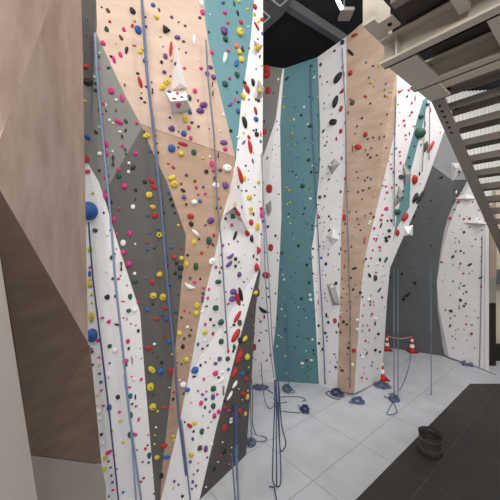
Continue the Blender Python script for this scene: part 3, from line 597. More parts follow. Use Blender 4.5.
# ================================================================ climbing holds, panel by panel: colour, column, row, length (, width, tilt)
H = """
@80 0 .14
n 155 52 16;n 200 75 45 25 -60;r 212 155 22;g 190 208 50 35 -80;p 314 210 45 28 -75;n 293 268 48 25 -60;p 166 308 50 35 -70;o 257 313 10;k 332 360 55 28 80;p 290 390 50 28 -70;k 222 405 35 22 -40;p 242 425 60 28 -75;g 203 485 35 25;k 375 78 65 40 -60;y 390 150 24;r 374 185 38 28 60;b 415 215 75 55 -80;r 388 326 36 16 -10;y 452 345 44 38 30;y 430 372 40 34 20;b 465 435 38;r 40 475 45;p 125 480 45 25 -50;k 137 405 30 18 80;w 140 380 18;k 468 122 16;k 472 190 30 16 -70;k 52 138 8;k 45 262 8;k 40 380 8
@145 0 .14
b 57 35 36;n 102 72 36 22 -75;y 82 122 50 34 -40;u 190 122 34 28 -40;n 241 158 16;n 286 185 20;k 150 210 75 50 -40;y 108 262 20;u 232 268 44 34;n 275 297 30 24;w 350 285 75 28 90;r 185 350 110 26 85;n 130 333 12;n 243 349 12;k 293 376 16;u 145 402 44 34 90;k 118 443 32;n 190 436 12;g 218 456 32 18 60;p 282 488 24;p 400 488 30;w 400 22 65 30 -75;p 410 88 48 38 90;n 391 127 26;k 456 230 26 14 -70;w 463 103 12;p 476 372 36 30 90;w 380 430 18;u 468 480 36
@210 0 .14
u 92 20 32;g 172 25 50 18 -80;y 204 12 26;p 106 90 28;k 196 95 50 18 -75;y 268 66 22;r 319 50 40 32 90;y 317 105 36 22 90;p 126 162 30;r 219 158 36 32 90;y 345 155 40 25 45;r 372 140 34;r 332 188 75 16 -60;y 210 228 60 46 80;u 98 222 60 48 90;g 110 282 44 40 90;w 272 190 16;o 183 325 46 26 90;n 233 350 48 22 -80;y 205 370 44 30 90;y 222 425 52 36 90;b 188 452 55 38 60;p 130 362 26;w 106 412 80 28 80;y 345 340 50 36 -60;k 340 278 14;k 355 405 22 12 70;b 372 240 26 16 80;y 368 470 18;r 405 490 50;b 330 492 14;n 280 345 26 12 80
@80 70 .14
k 55 85 72 64;w 103 50 22;g 110 95 35 22 -70;g 112 145 40 26 -60;y 33 222 24;b 52 475 55 35 -35;p 222 150 52 48 90;p 302 203 62 34 -80;w 257 215 28 26 90;p 166 240 34 26 90;w 186 250 24 14 90;k 186 290 30 14 -75;g 135 285 44 20 -85;n 257 290 32 16 85;w 210 358 26;w 235 380 30 18 -30;p 278 370 70 36 -30;g 328 366 44 28 -70;p 405 380 32;w 284 440 28 20;k 326 432 34 22 70;k 300 475 40 20 -80;w 137 407 18;g 115 445 44 22 -50;p 160 310 30 18;n 460 440 18;y 475 470 60 44 10;n 320 108 28 16 -80;k 412 25 36 22 -10;r 430 88 90 30 -75;u 474 120 24;n 440 165 14;k 438 202 36 22 -20;k 460 230 22 16
@145 70 .14
u 138 15 34;n 182 45 16;y 157 85 60 50 40;y 125 125 55 46 40;b 173 158 28;r 232 172 24;u 264 197 24;r 208 210 45 18 -5;g 315 200 50 38 -70;p 355 150 38 34 90;p 378 217 30 22 90;u 418 250 62 50 15;u 395 292 64 48 -5;b 322 305 28;p 240 248 44 36 90;y 290 352 65 44 -75;n 335 376 26;k 178 340 20;k 382 404 22;u 190 418 54 50;p 313 412 36 30 90;b 278 455 50 44 90;g 240 440 16;p 327 487 36 30 90;u 445 28 40 36 90;u 488 52 44 34 90;q 478 170 34 24 90;q 475 105 24 14 90;n 460 420 12;q 52 155 36 22 90;k 48 88 18 12 90;n 5 235 14;k 68 470 26
@210 70 .14
p 138 58 26;g 192 35 50 34 90;g 105 100 50 44 90;k 245 90 40 26 -40;r 262 135 75 30 -60;k 305 90 60 24 -80;y 355 145 40 36;r 405 35 58 55;r 415 148 60 42 90;y 235 190 55 26 -70;k 192 160 26 14 -75;p 178 212 50 14 80;u 145 245 48 22 45;k 202 230 20;b 200 295 44 26 -80;k 345 220 34 30;b 278 212 20 14;k 325 210 20 14 90;r 324 292 62 20 -75;b 327 352 40 36 90;k 245 375 90 30 -75;y 250 315 12;w 95 320 32 16 -60;w 72 435 22 16;k 148 435 26;y 240 450 16;k 310 432 16;k 332 460 40 32 90;k 328 430 24 14 90;r 385 440 48 40 90;r 275 480 40 24 -60;w 200 480 24;k 388 370 24 14 90;w 487 65 20;k 455 165 12;k 432 430 10;k 478 370 10;p 362 460 50 10 90
@80 140 .14
p 186 28 50 44 90;p 192 98 44 36 90;w 140 98 38 36;q 235 150 70 14 90;w 233 80 18;p 302 42 26;g 322 68 34 26 -60;k 328 100 30 14 -85;p 398 95 36;w 350 165 30;k 380 196 46 30 45;w 346 228 32;p 276 210 28;g 277 255 44 40 90;n 138 218 32 24;b 205 255 20;p 178 270 32 24 90;p 316 330 50 48;k 398 357 26;k 396 425 22 14 90;k 463 300 28;p 182 402 60 42 90;g 205 440 44 24 -80;k 225 445 28 18 90;w 378 478 40 36 90;p 282 492 30;r 45 135 50 26 90;p 55 225 44 36 15;y 92 378 26;b 62 507 150 150
@145 140 .14
b 37 80 26;k 95 90 30 18 90;k 85 25 12;b 190 60 66 60 90;k 238 52 16;r 272 28 75 30 -15;y 258 98 46;g 348 88 50 42 90;y 412 130 24 18;w 465 120 20;p 475 170 50 36 90;p 488 218 36 28 90;k 438 225 28;n 165 170 22 12;r 202 195 42 24 -35;u 295 250 30;n 356 293 24;y 190 268 60 40 30;y 208 315 60 56 -30;r 257 312 22;k 272 360 46 26 -30;p 365 337 36 28 90;b 416 335 22;p 430 383 22;r 380 390 18;u 278 408 34;w 352 445 48 44;b 393 435 28;n 294 460 24;b 172 372 32;k 184 422 28;k 198 466 28;r 45 290 60 30 -45;r 60 335 60 32 -40;y 30 392 56 52;y 55 478 50 34 -20;k 85 235 20;k 123 455 14;k 3 298 16;n 497 280 22;w 490 325 34 30 90
@210 140 .14
u 98 18 60 40;p 108 65 36 34;w 122 200 64 60;n 72 215 28;u 108 325 60 44 90;k 35 270 30 18 90;w 42 325 48 40 90;q 52 110 30 16 90;p 60 418 22;k 48 485 24 20 90;n 75 485 20 14 90;r 285 50 100 26 -80;b 240 18 44 20 50;k 255 183 16;k 262 182 20 18 90;k 275 220 10;k 305 150 44 12 -80;r 210 250 130 34 -72;y 243 272 44 24 90;k 273 282 10;y 345 300 36 24 90;k 375 305 22;r 422 348 68 44 90;k 320 335 14;g 200 335 24;k 225 362 16;k 258 363 16;k 317 395 14 10 90;y 278 408 40 36 90;y 290 490 34;r 365 490 30;y 180 455 40 20 90;k 408 130 30 12 60;k 447 68 10;k 465 35 6;y 453 263 16 8 90;k 355 440 10;g 200 70 14;b 360 10 30 20 90;y 310 90 16 10 90;y 357 106 14 8 90;k 225 480 30 14 90;r 185 490 40 20 -30
@80 210 .14
k 170 20 20;g 108 145 44 34 -25;w 195 178 30 24;k 215 145 14;y 72 282 48 40 90;p 72 410 30 28;b 68 455 44 24 90;y 70 495 24;g 230 340 42 40;k 250 315 14;p 243 65 44 34 90;p 356 168 48 34 90;w 308 235 52 44 90;p 264 172 26 20 90;p 262 278 14;p 308 300 40 38;w 394 243 18;p 348 385 50;w 390 453 28;w 190 440 36 24;w 210 400 14;q 293 400 60 12 -80;g 235 490 28 24;p 275 490 30 26;g 290 470 14;b 485 38 28;r 477 232 26 22;b 480 282 26
@145 210 .14
r 68 38 50 48;b 18 40 28 26 90;k 212 20 18;y 237 110 24;b 94 132 28;u 38 165 24 14;y 100 178 46 44;r 10 235 22;k 66 273 30 16 15;b 18 288 24;b 188 265 32 28;r 262 272 36 22 20;r 208 335 36;y 260 345 40 38 90;y 296 388 48 36 90;k 225 378 28;k 255 412 46 36;k 215 450 30;k 252 475 36 34;y 103 460 52 42 15;d 8 485 20;k 305 323 26 20;b 322 485 30 26 90;r 326 45 54 44;k 330 100 44 36 -60;w 362 165 70 28 -45;k 385 208 20;y 348 230 46 36 90;g 456 220 66 44 90;u 470 75 60 50 30;u 430 108 32 18 30;r 492 180 28 22 90;r 488 250 22;r 405 305 26;g 362 402 60 36 90;w 478 365 60 44 45;k 395 492 18;r 450 265 14;k 135 20 30 14 90;k 158 340 14;k 162 400 30 14 90
@210 210 .14
k 110 62 30 22 90;g 160 45 44 34 90;p 152 108 36 24 90;r 205 20 60 30 -30;r 265 165 44 40 -45;k 298 205 60 26 -85;k 178 182 70 20 70;n 198 225 14;k 103 127 8;r 28 182 28 20 90;k 20 245 18;r 292 88 50 32 90;y 290 15 40 24 90;k 310 30 30 14 90;y 335 120 50 26 90;p 368 30 60 30 90;u 380 80 26 24;u 413 118 32 26 90;k 364 172 14;r 432 268 56 36 90;r 343 288 58 26 90;k 392 302 20 14 90;k 335 352 20 14 90;k 310 330 40 14 90;u 145 330 60 26 30;u 135 385 60 26 40;k 182 348 38 28 90;k 180 400 34 22 90;n 205 372 14;k 132 244 12;y 247 322 8;y 218 410 12;r 330 410 60 30 90;u 207 460 44 30 90;r 42 407 30 24 90;k 68 445 24 14 90;p 90 252 26 20 90;g 78 320 14;g 80 410 24 14 90;r 402 465 64 48 -15;k 468 183 24 16 90;k 482 360 20 8 90;y 483 302 8;k 266 490 8
@80 280 .14
y 68 30 60 30 90;p 84 45 16;y 84 102 26;y 84 162 20;y 82 265 80 44 90;b 86 395 110 90 90;k 193 122 44 42;k 252 115 30 24 90;p 160 270 38 26;p 205 297 34;k 270 320 54 18 -15;p 132 430 34 32;g 212 472 36;w 250 500 50 40;p 335 38 16;g 392 10 50 34;p 307 152 44 14 -10;g 358 120 50 34 90;p 412 156 26 22 90;g 348 218 38 34;w 392 212 40 36;p 312 270 16;n 335 280 30 10 90;k 364 313 14;p 400 323 16;k 416 362 36 28 90;p 342 437 40 34 90;k 348 488 26 22 90;b 482 207 36 32;k 430 490 10;p 295 468 8;u 82 490 20
@145 280 .14
r 50 12 40 30;b 178 32 26;y 58 112 56 50;y 128 122 56 52 90;k 55 172 22;b 18 203 36 30;r 145 200 50 22 -20;b 122 248 32 22;r 82 277 50 24 -20;b 150 277 38 34;r 138 402 32 22;b 172 440 34 32 90;r 25 485 50 40;w 66 457 24 20;d 195 220 20;g 220 228 30 28 90;w 318 45 84 36 -25;p 352 15 34 28;k 388 3 20;p 418 55 22;p 455 65 30 20 90;g 415 95 26 24;u 412 128 28;k 410 152 20;p 447 128 32 24 90;k 440 187 28 12 10;y 370 180 44 40 90;y 365 238 46 40 90;w 405 225 40 14 30;r 282 220 18;r 318 232 14;k 240 108 14;n 260 265 22;w 303 335 34 22 30;k 330 355 18;y 245 378 42 40;n 318 395 26 24;n 280 418 30 24 90;k 270 475 40 30 90;p 427 315 30 24 90;y 425 372 40 36 90;k 466 280 30 22 90;p 484 382 32 22 90;b 376 458 36 24 90;w 432 428 36 12 15;k 445 467 26 14 30;g 492 197 36 24 90;k 410 490 24 14 30;y 235 490 14
@210 280 .14
g 58 12 48 36;k 242 12 14;k 115 85 12;y 45 135 14;g 40 198 44;g 76 300 46 44 90;g 78 438 44 36 90;u 165 82 48 44;u 158 135 50 44;p 128 168 30 18 30;r 198 140 100 34 -75;k 218 108 110 28 -78;k 238 178 12;r 195 262 100 28 60;n 210 305 50 30 90;k 170 320 28 22;r 183 395 110 40 60;k 215 430 50 36 90;g 172 480 44 24 90;k 108 372 16;k 148 340 10;g 27 322 20;r 20 380 32 20 90;p 5 285 16;y 325 92 36 34 90;n 343 90 60 24 90;u 302 248 14;k 295 262 8;b 275 330 30 20;y 313 322 12;y 247 420 50 26 40;b 312 385 30 14 90;k 298 60 12;k 382 216 90 30 -30;r 387 262 34 18 90;k 360 298 26 14 60;k 362 375 12;k 403 362 26 10 -30;k 352 432 30 16 -60;k 345 280 8;k 408 58 30 14 -40;k 375 127 8;k 468 95 14;k 418 120 20 14 90;k 455 340 16 8 90;r 212 490 30 24;r 318 480 50 24 90
@80 350 .14
u 85 12 28;r 136 52 22 14;k 92 105 26 16 90;y 136 108 20;b 140 168 24;b 148 228 24;p 153 287 24 18;y 122 322 28 16;p 166 396 26 20;y 122 395 14;b 208 410 50 40 90;w 135 438 36;w 142 490 32;k 212 92 18;w 200 180 44 40 90;k 270 335 38 34 30;p 282 442 32 28;p 325 78 50 40;k 330 108 20;k 372 75 70 10 -85;w 405 35 18;p 436 60 14;w 385 210 30 26;p 437 208 30;p 355 265 34 22;b 360 328 44 34 90;k 395 335 50 16 90;k 373 385 20;p 400 400 30 22;g 362 465 50 30 90;w 432 415 14;p 420 490 20;b 310 75 14;p 370 190 14
@145 350 .14
n 58 15 18;n 88 52 22;k 120 88 26;y 48 140 64 46 -45;b 112 150 56 54;r 182 152 60 36 90;y 38 260 58 54 20;y 55 405 62 50 35;r 118 268 30 10;n 62 318 20;r 140 408 55 18 5;y 90 437 20;b 122 465 30 18;o 195 412 36 20 10;w 175 268 16 8;r 205 300 22 14;k 200 350 30 28 90;y 196 30 24 18;y 295 68 50 36 55;k 260 100 16;n 230 90 12;n 275 310 20;w 246 214 16;w 272 245 48 42;b 303 283 44 36;b 356 142 58;k 350 190 36 18 10;w 402 48 60 12 55;k 396 108 24 18 90;u 432 87 18;y 467 55 14;w 448 180 16;p 420 207 26 20 90;n 378 292 16;u 410 317 24;p 438 295 18;u 433 350 24;p 400 378 40 32 45;y 332 375 16;k 428 410 28 18 90;k 462 440 22 12 60;n 415 470 12;y 235 8 14;y 330 40 16
@210 350 .14
p 38 165 46 44;u 68 62 34;u 38 95 34 30;g 125 62 40 34 90;b 130 138 34 30 90;w 90 160 32 26;w 82 215 64 20 45;k 62 195 22 20;r 205 45 110 36 72;r 172 160 80 30 70;y 263 48 44 34 50;b 200 90 30 20;y 275 125 14;b 230 165 36;k 270 160 20;r 255 205 40 34;w 176 245 66 20 60;w 140 325 80 18 60;k 160 310 20;y 205 278 14;w 270 290 12;r 238 310 44 36;y 265 335 44 24 70;y 230 355 12;g 22 275 44 40 90;q 92 285 60 12 90;p 50 315 22;u 20 335 48 32 90;g 22 400 50 36 90;p 60 440 40 28 90;p 30 470 44 30 90;k 105 360 30;r 105 405 24 20 90;p 135 432 36 24;o 172 412 12;r 210 437 44 28 90;y 250 455 40 24 90;b 235 410 30 24;n 270 460 12;w 150 490 24;p 130 8 34 22 90;k 165 8 30 20 90;r 405 75 30 14 50;k 432 35 24 16 50;k 380 20 10;k 325 68 8;r 308 55 10;k 352 150 8;k 365 185 8;k 407 150 5;y 5 50 14
@80 420 .16
k 133 90 32 20 35;w 145 145 28 26;y 198 68 32 18;y 268 140 26 22;p 180 200 50 24 30;y 155 237 36 26 90;k 178 258 16;b 192 296 16;p 228 305 24 12;y 215 220 30 16;y 152 305 30;n 196 346 16;b 202 388 18;p 206 436 24 14 20;n 180 476 14;b 270 450 18;y 252 5 22;g 312 92 44 34 90;p 345 90 34 26 -40;p 365 2 16;p 427 92 14;w 430 135 16;k 422 158 14;r 408 178 20;b 356 186 12;g 432 222 44 28 90;p 390 262 18;k 430 265 16;w 452 345 14;r 398 362 18;r 380 385 20 14;w 475 45 16 12;y 468 95 18 12;y 465 150 16;y 480 232 36 30;n 462 460 14;k 325 150 10
@160 420 .16
y 82 98 34 24;y 85 122 28;r 25 160 48 32;b 40 232 50 26;k 8 345 36 26 90;r 185 35 44 26 -35;y 215 20 34 28;k 210 70 18;k 155 12 14;g 260 72 44 30 90;u 204 118 30 22 90;n 248 175 38 34 90;u 285 180 48 28 90;y 195 215 38 36;b 190 260 28 24;r 295 232 16;w 322 150 30 22 90;y 240 268 16;u 235 315 26 18 90;u 205 385 22;u 225 410 18;k 200 430 14;u 90 382 20;n 116 403 14;y 84 425 30 14 90;k 140 475 20;n 210 340 14;k 300 48 12;p 320 12 12;r 400 50 50 28 90;w 442 10 24;w 390 138 12;k 400 195 30 26 90;p 380 222 14;w 362 262 12;w 447 172 10;o 445 215 12;o 432 275 12;k 338 305 30 20 90;r 345 382 12;w 287 418 14;k 312 290 8
@275 50 .14
k 258 115 30 24;k 85 205 44 20 45;y 18 210 18;n 282 155 12;p 222 150 10;w 280 195 28 14 45;y 58 332 16;y 60 408 20;w 206 408 18;d 145 408 12;k 188 467 20;k 245 335 12;y 305 335 20 10 90;k 305 468 20 8 90;k 225 365 8;k 268 350 16;g 328 105 30 24 90;r 323 190 26 14 90;p 337 243 12;k 374 227 14;k 387 320 10;k 352 380 16 10 90;r 352 418 14 10 90;k 450 200 100 40 58;k 432 370 95 36 75;r 485 120 36 16 70;r 478 295 50 22 55;r 472 420 48 24 75;k 425 8 30 20 30;w 135 495 16;p 243 470 8;y 310 435 8;k 405 460 10;k 260 270 40 8 90
@275 120 .14
k 415 15 60 50;k 345 80 36 18 55;r 470 80 40 30 90;r 440 135 34 18 90;k 375 117 8;r 372 158 20 12 90;k 358 183 16;k 405 233 10;k 345 127 8;k 490 178 6;r 478 275 36 16 90;k 385 425 32 14 50;r 378 385 12;r 338 415 12;k 338 335 10;r 373 490 10;w 395 322 18;g 250 42 36 30;w 235 32 18;y 122 93 20;k 215 130 14;y 88 180 12;y 142 175 14;k 160 160 10;k 125 133 8;w 272 165 16;k 237 215 12;k 110 232 8;g 240 285 34 30;k 165 270 10;w 267 327 14;d 128 327 10;k 260 372 20;k 297 375 20 14;k 95 365 10;k 125 370 14;k 150 390 14;w 155 408 8;k 203 430 8;g 197 470 36 34;y 80 485 20;y 100 492 12;r 320 280 26 12 90;k 298 320 10;p 310 88 10;k 138 42 8;y 108 5 12;y 137 3 10;p 235 145 10;k 290 80 8;k 52 450 8;r 247 492 14;k 15 70 20 8 90;k 32 35 6;k 4 180 8;k 25 188 6;y 18 340 8;r 5 248 6;r 15 10 16 8 90;k 440 435 8
@275 190 .14
w 252 62 22;y 85 105 20;y 105 92 18;y 125 120 8;y 98 5 16;k 200 85 8;k 212 130 16;k 203 172 14;k 97 172 16;w 95 190 14;k 132 200 8;w 108 238 12;k 218 225 8;k 233 243 12;k 267 255 16;k 267 280 12;k 127 310 10;k 265 345 10;k 167 397 26 20 90;g 50 450 26 22 90;y 107 488 12;w 135 350 8;k 165 473 8;k 253 490 12;k 200 320 6;k 155 150 6;g 322 50 36 26 90;k 357 45 24 18 90;k 308 105 12;r 352 122 10;k 338 137 8;k 386 188 20 14 90;k 400 208 18 12 90;r 436 207 8;r 465 122 8;r 470 12 24 18 90;k 320 235 26 8 20;k 296 255 36 10 60;k 352 230 10;k 352 265 8;k 388 288 32 16 50;k 462 315 12;k 470 420 34 12 90;k 460 455 30 12 90;k 380 460 30 12 90;k 347 370 10;k 348 402 10;r 348 420 8;k 272 420 18;k 320 402 14 10 90;k 303 425 8;k 270 480 26 10 90;b 332 485 24 18 90;k 382 425 8;k 8 325 30 22 90;k 15 450 10;k 28 30 12;k 18 345 8;k 15 30 8;r 315 195 20;r 310 180 12;k 345 295 6
@275 260 .14
b 42 68 20 14 90;k 228 35 24 20 90;g 245 160 26 24;w 58 105 14;w 65 140 18;k 245 100 8;w 250 250 24;w 255 283 26;g 190 275 34 26;d 210 350 40 20 -35;w 165 338 12;w 224 412 10;w 47 352 16;w 70 398 14;y 68 268 12;k 105 232 8;b 75 495 24;k 112 125 8;k 145 90 8;k 145 160 8;k 225 212 10;k 170 430 10;k 165 465 10;k 118 275 10;k 145 305 8;k 110 315 8;k 15 415 20 10 90;k 8 240 16;k 12 8 18;k 275 370 10;k 275 425 8;w 245 45 8;k 272 95 14;r 285 105 8;r 298 105 8;r 285 130 8;r 300 130 8;r 285 152 8;r 300 150 8;k 298 230 10;k 298 358 8;r 308 300 50 10 90;k 312 468 24 18 90;k 340 350 8;k 338 105 8;k 342 75 8;k 365 28 36 22 90;w 424 35 20;k 455 68 12;k 362 107 12;k 437 165 36 24 90;w 405 190 36 24 -50;k 355 240 12;r 358 270 12;r 372 293 10;k 367 395 40 18 90;k 382 445 30 22 90;r 428 435 44 30 90;k 455 465 44 14 90;r 380 408 12;k 480 135 10;k 490 205 12;k 475 268 14;w 473 375 16;k 490 440 24;k 478 315 10
@275 330 .14
w 195 237 34 24;w 260 215 26 20;w 268 68 18;w 222 148 14;w 15 115 16;w 72 187 14;w 25 38 14;w 45 52 14;w 83 308 10;k 160 45 12;k 235 62 14;k 148 122 10;k 275 142 16;k 278 172 14;k 295 190 8;d 205 197 10;k 225 215 16;k 230 265 8;k 260 278 8;k 240 335 8;w 197 268 8;k 235 290 8;k 210 305 8;k 315 95 22 18 90;k 343 138 22 20 90;k 360 20 22 20;k 372 50 20 10 90;k 372 78 12;k 328 150 8;k 440 15 16;r 468 15 24;k 425 172 14;k 435 195 10;k 395 232 8;k 445 230 12;n 435 265 30 20 -30;k 390 298 12;n 465 265 12;w 475 312 8;k 355 285 8;k 360 375 14
@340 30 .14
r 105 38 50 24 20;k 75 160 65 26 -45;k 18 90 40 30 40;r 75 308 40 36 90;b 188 232 20 16 90;u 237 257 20 16;y 285 257 26 22 90;d 208 340 18;y 228 375 26;b 328 383 20 16 90;n 318 428 16 12 90;y 362 440 26 22;n 320 472 30 18 90;y 342 475 26 18;n 240 405 12;r 182 475 36 24 -40;u 447 285 60 30 50;r 435 435 44 16 35;p 490 430 20;k 478 475 22 12 50;r 15 262 50 16 90;r 15 440 44 24 40;k 75 495 14;k 30 320 50 8 90
@340 100 .14
n 90 18 44 36 90;k 218 25 18;k 337 103 16;k 158 130 24 14 55;k 122 187 22 12 55;n 295 172 20 12;k 110 240 12;r 182 247 40 34 90;k 237 267 20 14 45;k 200 278 16;n 283 270 36 14 90;n 317 260 16;r 130 335 56 40 -15;n 90 360 40 10 90;n 225 343 16;k 182 358 12;n 330 342 14;k 200 390 20 16;k 218 410 18;n 263 395 16;k 88 333 30 6 90;r 8 60 60 24 90;r 8 225 44 26 90;r 15 415 50 14 90;k 37 165 40 12 90;k 42 440 12;n 58 90 30 12 90;y 415 30 14;y 428 88 8;p 455 147 20;p 460 182 24 16 90;k 420 180 10;b 390 240 14;p 467 250 16;p 470 280 14;b 400 345 30 12 50;b 370 385 12;p 427 370 18;p 428 400 14;k 432 450 22 14 90;p 345 435 10;p 362 460 14;p 365 490 18;k 495 240 30 10 90;g 492 410 16
@340 170 .14
k 120 12 14;k 155 5 8;n 130 55 12;n 178 75 30 14 90;n 198 52 16;b 223 62 18;k 165 145 18;k 130 157 16;n 210 130 18;y 247 182 18;k 158 207 14;k 57 153 10;r 40 62 36 24 90;k 38 100 6;r 8 148 34 18 90;k 30 295 10;n 68 300 14;n 117 298 14;r 30 340 54 26 90;n 38 385 16;k 125 350 14;n 180 327 12;k 222 310 16;k 110 413 8;k 147 430 14;k 135 388 14;n 88 470 8;k 22 447 12;o 180 485 24;w 215 370 24;w 208 385 20;k 382 15 18;k 305 112 12;p 327 115 18;p 370 125 18;k 402 105 14;p 335 160 18;k 320 205 10;p 330 275 36 30;p 300 322 20;p 290 355 22;k 292 395 50 14 70;k 338 362 16;k 365 360 20;p 243 415 20;p 308 455 10;p 243 490 18;p 262 490 16;g 348 432 34 28 90;k 325 485 24;k 350 475 22;g 435 48 40 36;g 450 150 16;g 445 195 20;k 410 190 14;g 405 300 54 48;r 460 335 70 36 60;r 408 448 50 24 90;k 240 335 24 14 90;p 420 5 10;p 318 70 10;k 270 465 8
@335 240 .14
k 43 62 24 10 90;r 75 80 16;k 118 48 16;n 57 30 8;k 30 105 30 14 90;r 68 190 36 14 90;k 140 202 44 20 15;y 182 208 16;k 25 212 14;n 50 275 12;k 10 305 30 14 90;k 65 350 20;k 130 352 20;n 115 270 20;k 182 375 24;w 205 298 24 10;n 145 320 10;k 45 415 14;r 105 440 40 8;k 195 407 16;k 110 485 30 12 90;k 45 460 10;r 210 12 30 14 90;k 220 135 26 14 90;k 207 155 12;n 95 325 10;n 85 385 10;n 150 410 10;r 205 465 12;k 365 5 26 24;k 320 138 36 20 90;g 362 140 50 18 60;r 255 128 16;p 318 50 20;k 270 72 12;p 322 75 14;p 292 5 14;k 238 185 12;k 245 252 40 24 -50;n 285 270 44 24 90;p 292 230 24 10;w 305 170 24 16;k 315 358 50 14 50;p 257 395 12;k 335 408 16;w 240 422 24;k 252 440 20 14;k 250 462 14;p 275 440 14;p 275 465 12;k 335 260 8;k 355 255 6;k 340 300 6;k 352 480 8;k 345 187 8;k 390 265 28 24;k 478 242 22 20;k 490 422 26
@335 310 .18
w 125 55 26 24;w 125 108 26 22;k 45 62 20 10;k 65 80 14;r 30 40 20 12 90;y 108 70 8;k 65 5 8;k 88 50 8;r 105 225 22;k 75 210 16;n 70 245 10;w 98 303 26 24 90;k 78 183 12;n 40 335 30 20;k 75 380 8;w 140 180 8;w 152 262 16;r 152 30 12;r 200 30 10;r 190 110 14;w 225 47 16;k 222 75 26 10 90;k 155 85 10;r 178 85 10;r 150 115 10;r 168 170 14;r 185 180 8;k 240 132 16;r 205 20 14;k 222 155 8;k 223 222 18;k 248 232 14;k 175 240 30 8 60;r 140 250 10;r 165 220 8;k 207 290 10;k 203 310 10;r 158 320 8;r 147 375 14;k 175 380 10;k 235 325 8;r 160 350 8
@390 90 .14
p 65 12 22;k 118 48 24 12 60;p 155 92 30 20 40;p 155 160 22;p 140 182 14;p 97 215 18;p 102 255 26 16 90;p 170 258 14;p 208 80 6;k 178 60 50 8 90;g 265 105 28;g 218 188 40;g 210 308 85 75 90;r 287 143 44 12 90;k 248 245 50 10 90;n 252 405 80 28 75;r 290 405 100 22 60;k 220 392 30 10 70;p 110 322 18;k 145 312 40 18 90;p 115 352 24 14 90;k 70 160 8;k 65 250 14;k 35 313 10;b 42 415 38 14 50;p 67 445 16;p 70 475 24 14 90;g 172 400 14;g 140 478 28 24;k 358 305 8
@390 160 .14
p 8 60 16;p 25 88 16;p 68 72 16;p 75 20 24 14 90;g 138 45 20;g 75 122 36;p 10 190 18;p 45 178 14;g 93 218 18;k 55 262 14;g 87 268 20;r 172 140 70 36 90;k 210 98 34 12 90;k 178 270 80 28 65;k 215 265 110 24 60;k 165 400 44 24 55;k 195 330 20;k 5 430 20;k 365 125 36 18 20;w 362 128 12;w 472 230 30 16 90;p 492 300 30 20;p 432 415 24 20;k 290 290 14;k 285 415 10;k 490 85 20;k 215 170 10
@390 230 .14
k 82 318 24;k 178 378 28 24;k 122 463 66 22 30;k 225 85 10;k 297 110 14;k 145 270 10;k 60 180 10;k 305 400 10;k 40 295 8;p 370 228 24 16;k 450 190 32 22 50
@430 180 .13
k 190 75 12;k 195 162 12;k 190 228 14;k 223 102 10;k 330 170 14;r 350 188 8;k 375 232 14;k 262 300 16;r 307 297 24 22 90;r 285 282 8;k 378 305 10;r 305 362 14;k 262 400 24 20 90;k 240 380 8;k 178 403 8;k 228 275 30 8 90;k 400 385 14;k 398 452 14;k 350 455 14;k 198 448 12;r 195 482 10;k 225 475 30 10 90;k 400 487 10;k 420 315 10
@430 240 .13
r 195 20 10;r 198 87 18;k 237 83 18;k 262 98 14;r 115 180 6;k 177 192 12;r 235 180 22 16;k 223 212 10;k 305 190 48 22 30;r 258 257 22 16;k 303 258 12;k 325 240 10;k 390 288 50 16 25;p 395 358 26 18 90;k 118 268 8;k 98 313 8;k 177 317 14;k 237 333 12;k 260 352 36 14 15;k 225 370 30 10 90;k 280 398 18;r 258 413 14;k 157 423 12;k 235 462 26 24;k 275 490 18;k 398 58 14;k 398 127 14;k 395 160 12;k 395 27 8;n 325 48 20 4;k 395 490 10
@430 305 .13
k 120 38 14;k 160 45 44 26 -15;k 225 20 40 10 90;k 262 8 20;r 193 82 18 14;k 158 102 14;k 282 87 12;r 370 98 16;k 155 160 34 18 50;r 280 148 18;k 323 153 14;k 218 185 8;k 197 195 12 8;k 262 188 10;r 320 220 26 24;k 175 240 12;k 198 260 12;k 282 272 10;n 178 328 12;n 345 330 12;r 258 375 8;k 345 45 8;k 195 227 8
"""
RAW = []
for line in H.strip().splitlines():
    if line[0] == '@':
        ox, oy, sc = (float(x) for x in line[1:].split()); continue
    for e in line.split(';'):
        p = e.split(); c = p[0]; n = [float(x) for x in p[1:]]
        L_ = n[2]; W_ = n[3] if len(n) > 3 else L_; a_ = n[4] if len(n) > 4 else 0.0
        L_ *= 1.12 if L_ > W_ * 1.8 else 1.0
        sf = .9 if L_ * sc > 4 else 1.05
        RAW.append([c, ox + n[0] * sc, oy + n[1] * sc, max(L_ * sc * sf, 1.25), max(W_ * sc * sf, 1.0), a_])
rnd = random.Random(7)
HOLDS = []
for c, x, y, L_, W_, a_ in RAW:
    if any(abs(x - h['x']) < 1.6 and abs(y - h['y']) < 1.6 and c == h['c'] for h in HOLDS): continue
    h = hit(x, y)
    if h is None or not h[3] and h[3] is not None: continue
    say = h[3]
    if say is None:                                    # standing on a volume: name the panel behind it
        say = 'volume'
    if say and ('plywood_panel' == say or say in ('stained_plywood_panel', 'grey_kick_panel')):
        h = None
        continue
    asp = L_ / W_
    if c == 'q': sh = 'quickdraw'
    elif L_ > 9: sh = 'ball' if asp < 1.4 else ('pinch' if asp > 2 else 'jug')
    elif asp > 2.2: sh = 'pinch' if rnd.random() < .75 else 'banana'
    elif asp > 1.35: sh = rnd.choice(['egg', 'jug', 'egg', 'wedge'])
    else: sh = rnd.choice(['jug', 'ball', 'egg', 'wedge', 'chip'])
    HOLDS.append(dict(c=c, x=x, y=y, L=L_, W=W_, a=a_, loc=h[0], n=h[1], say=say, sh=sh))
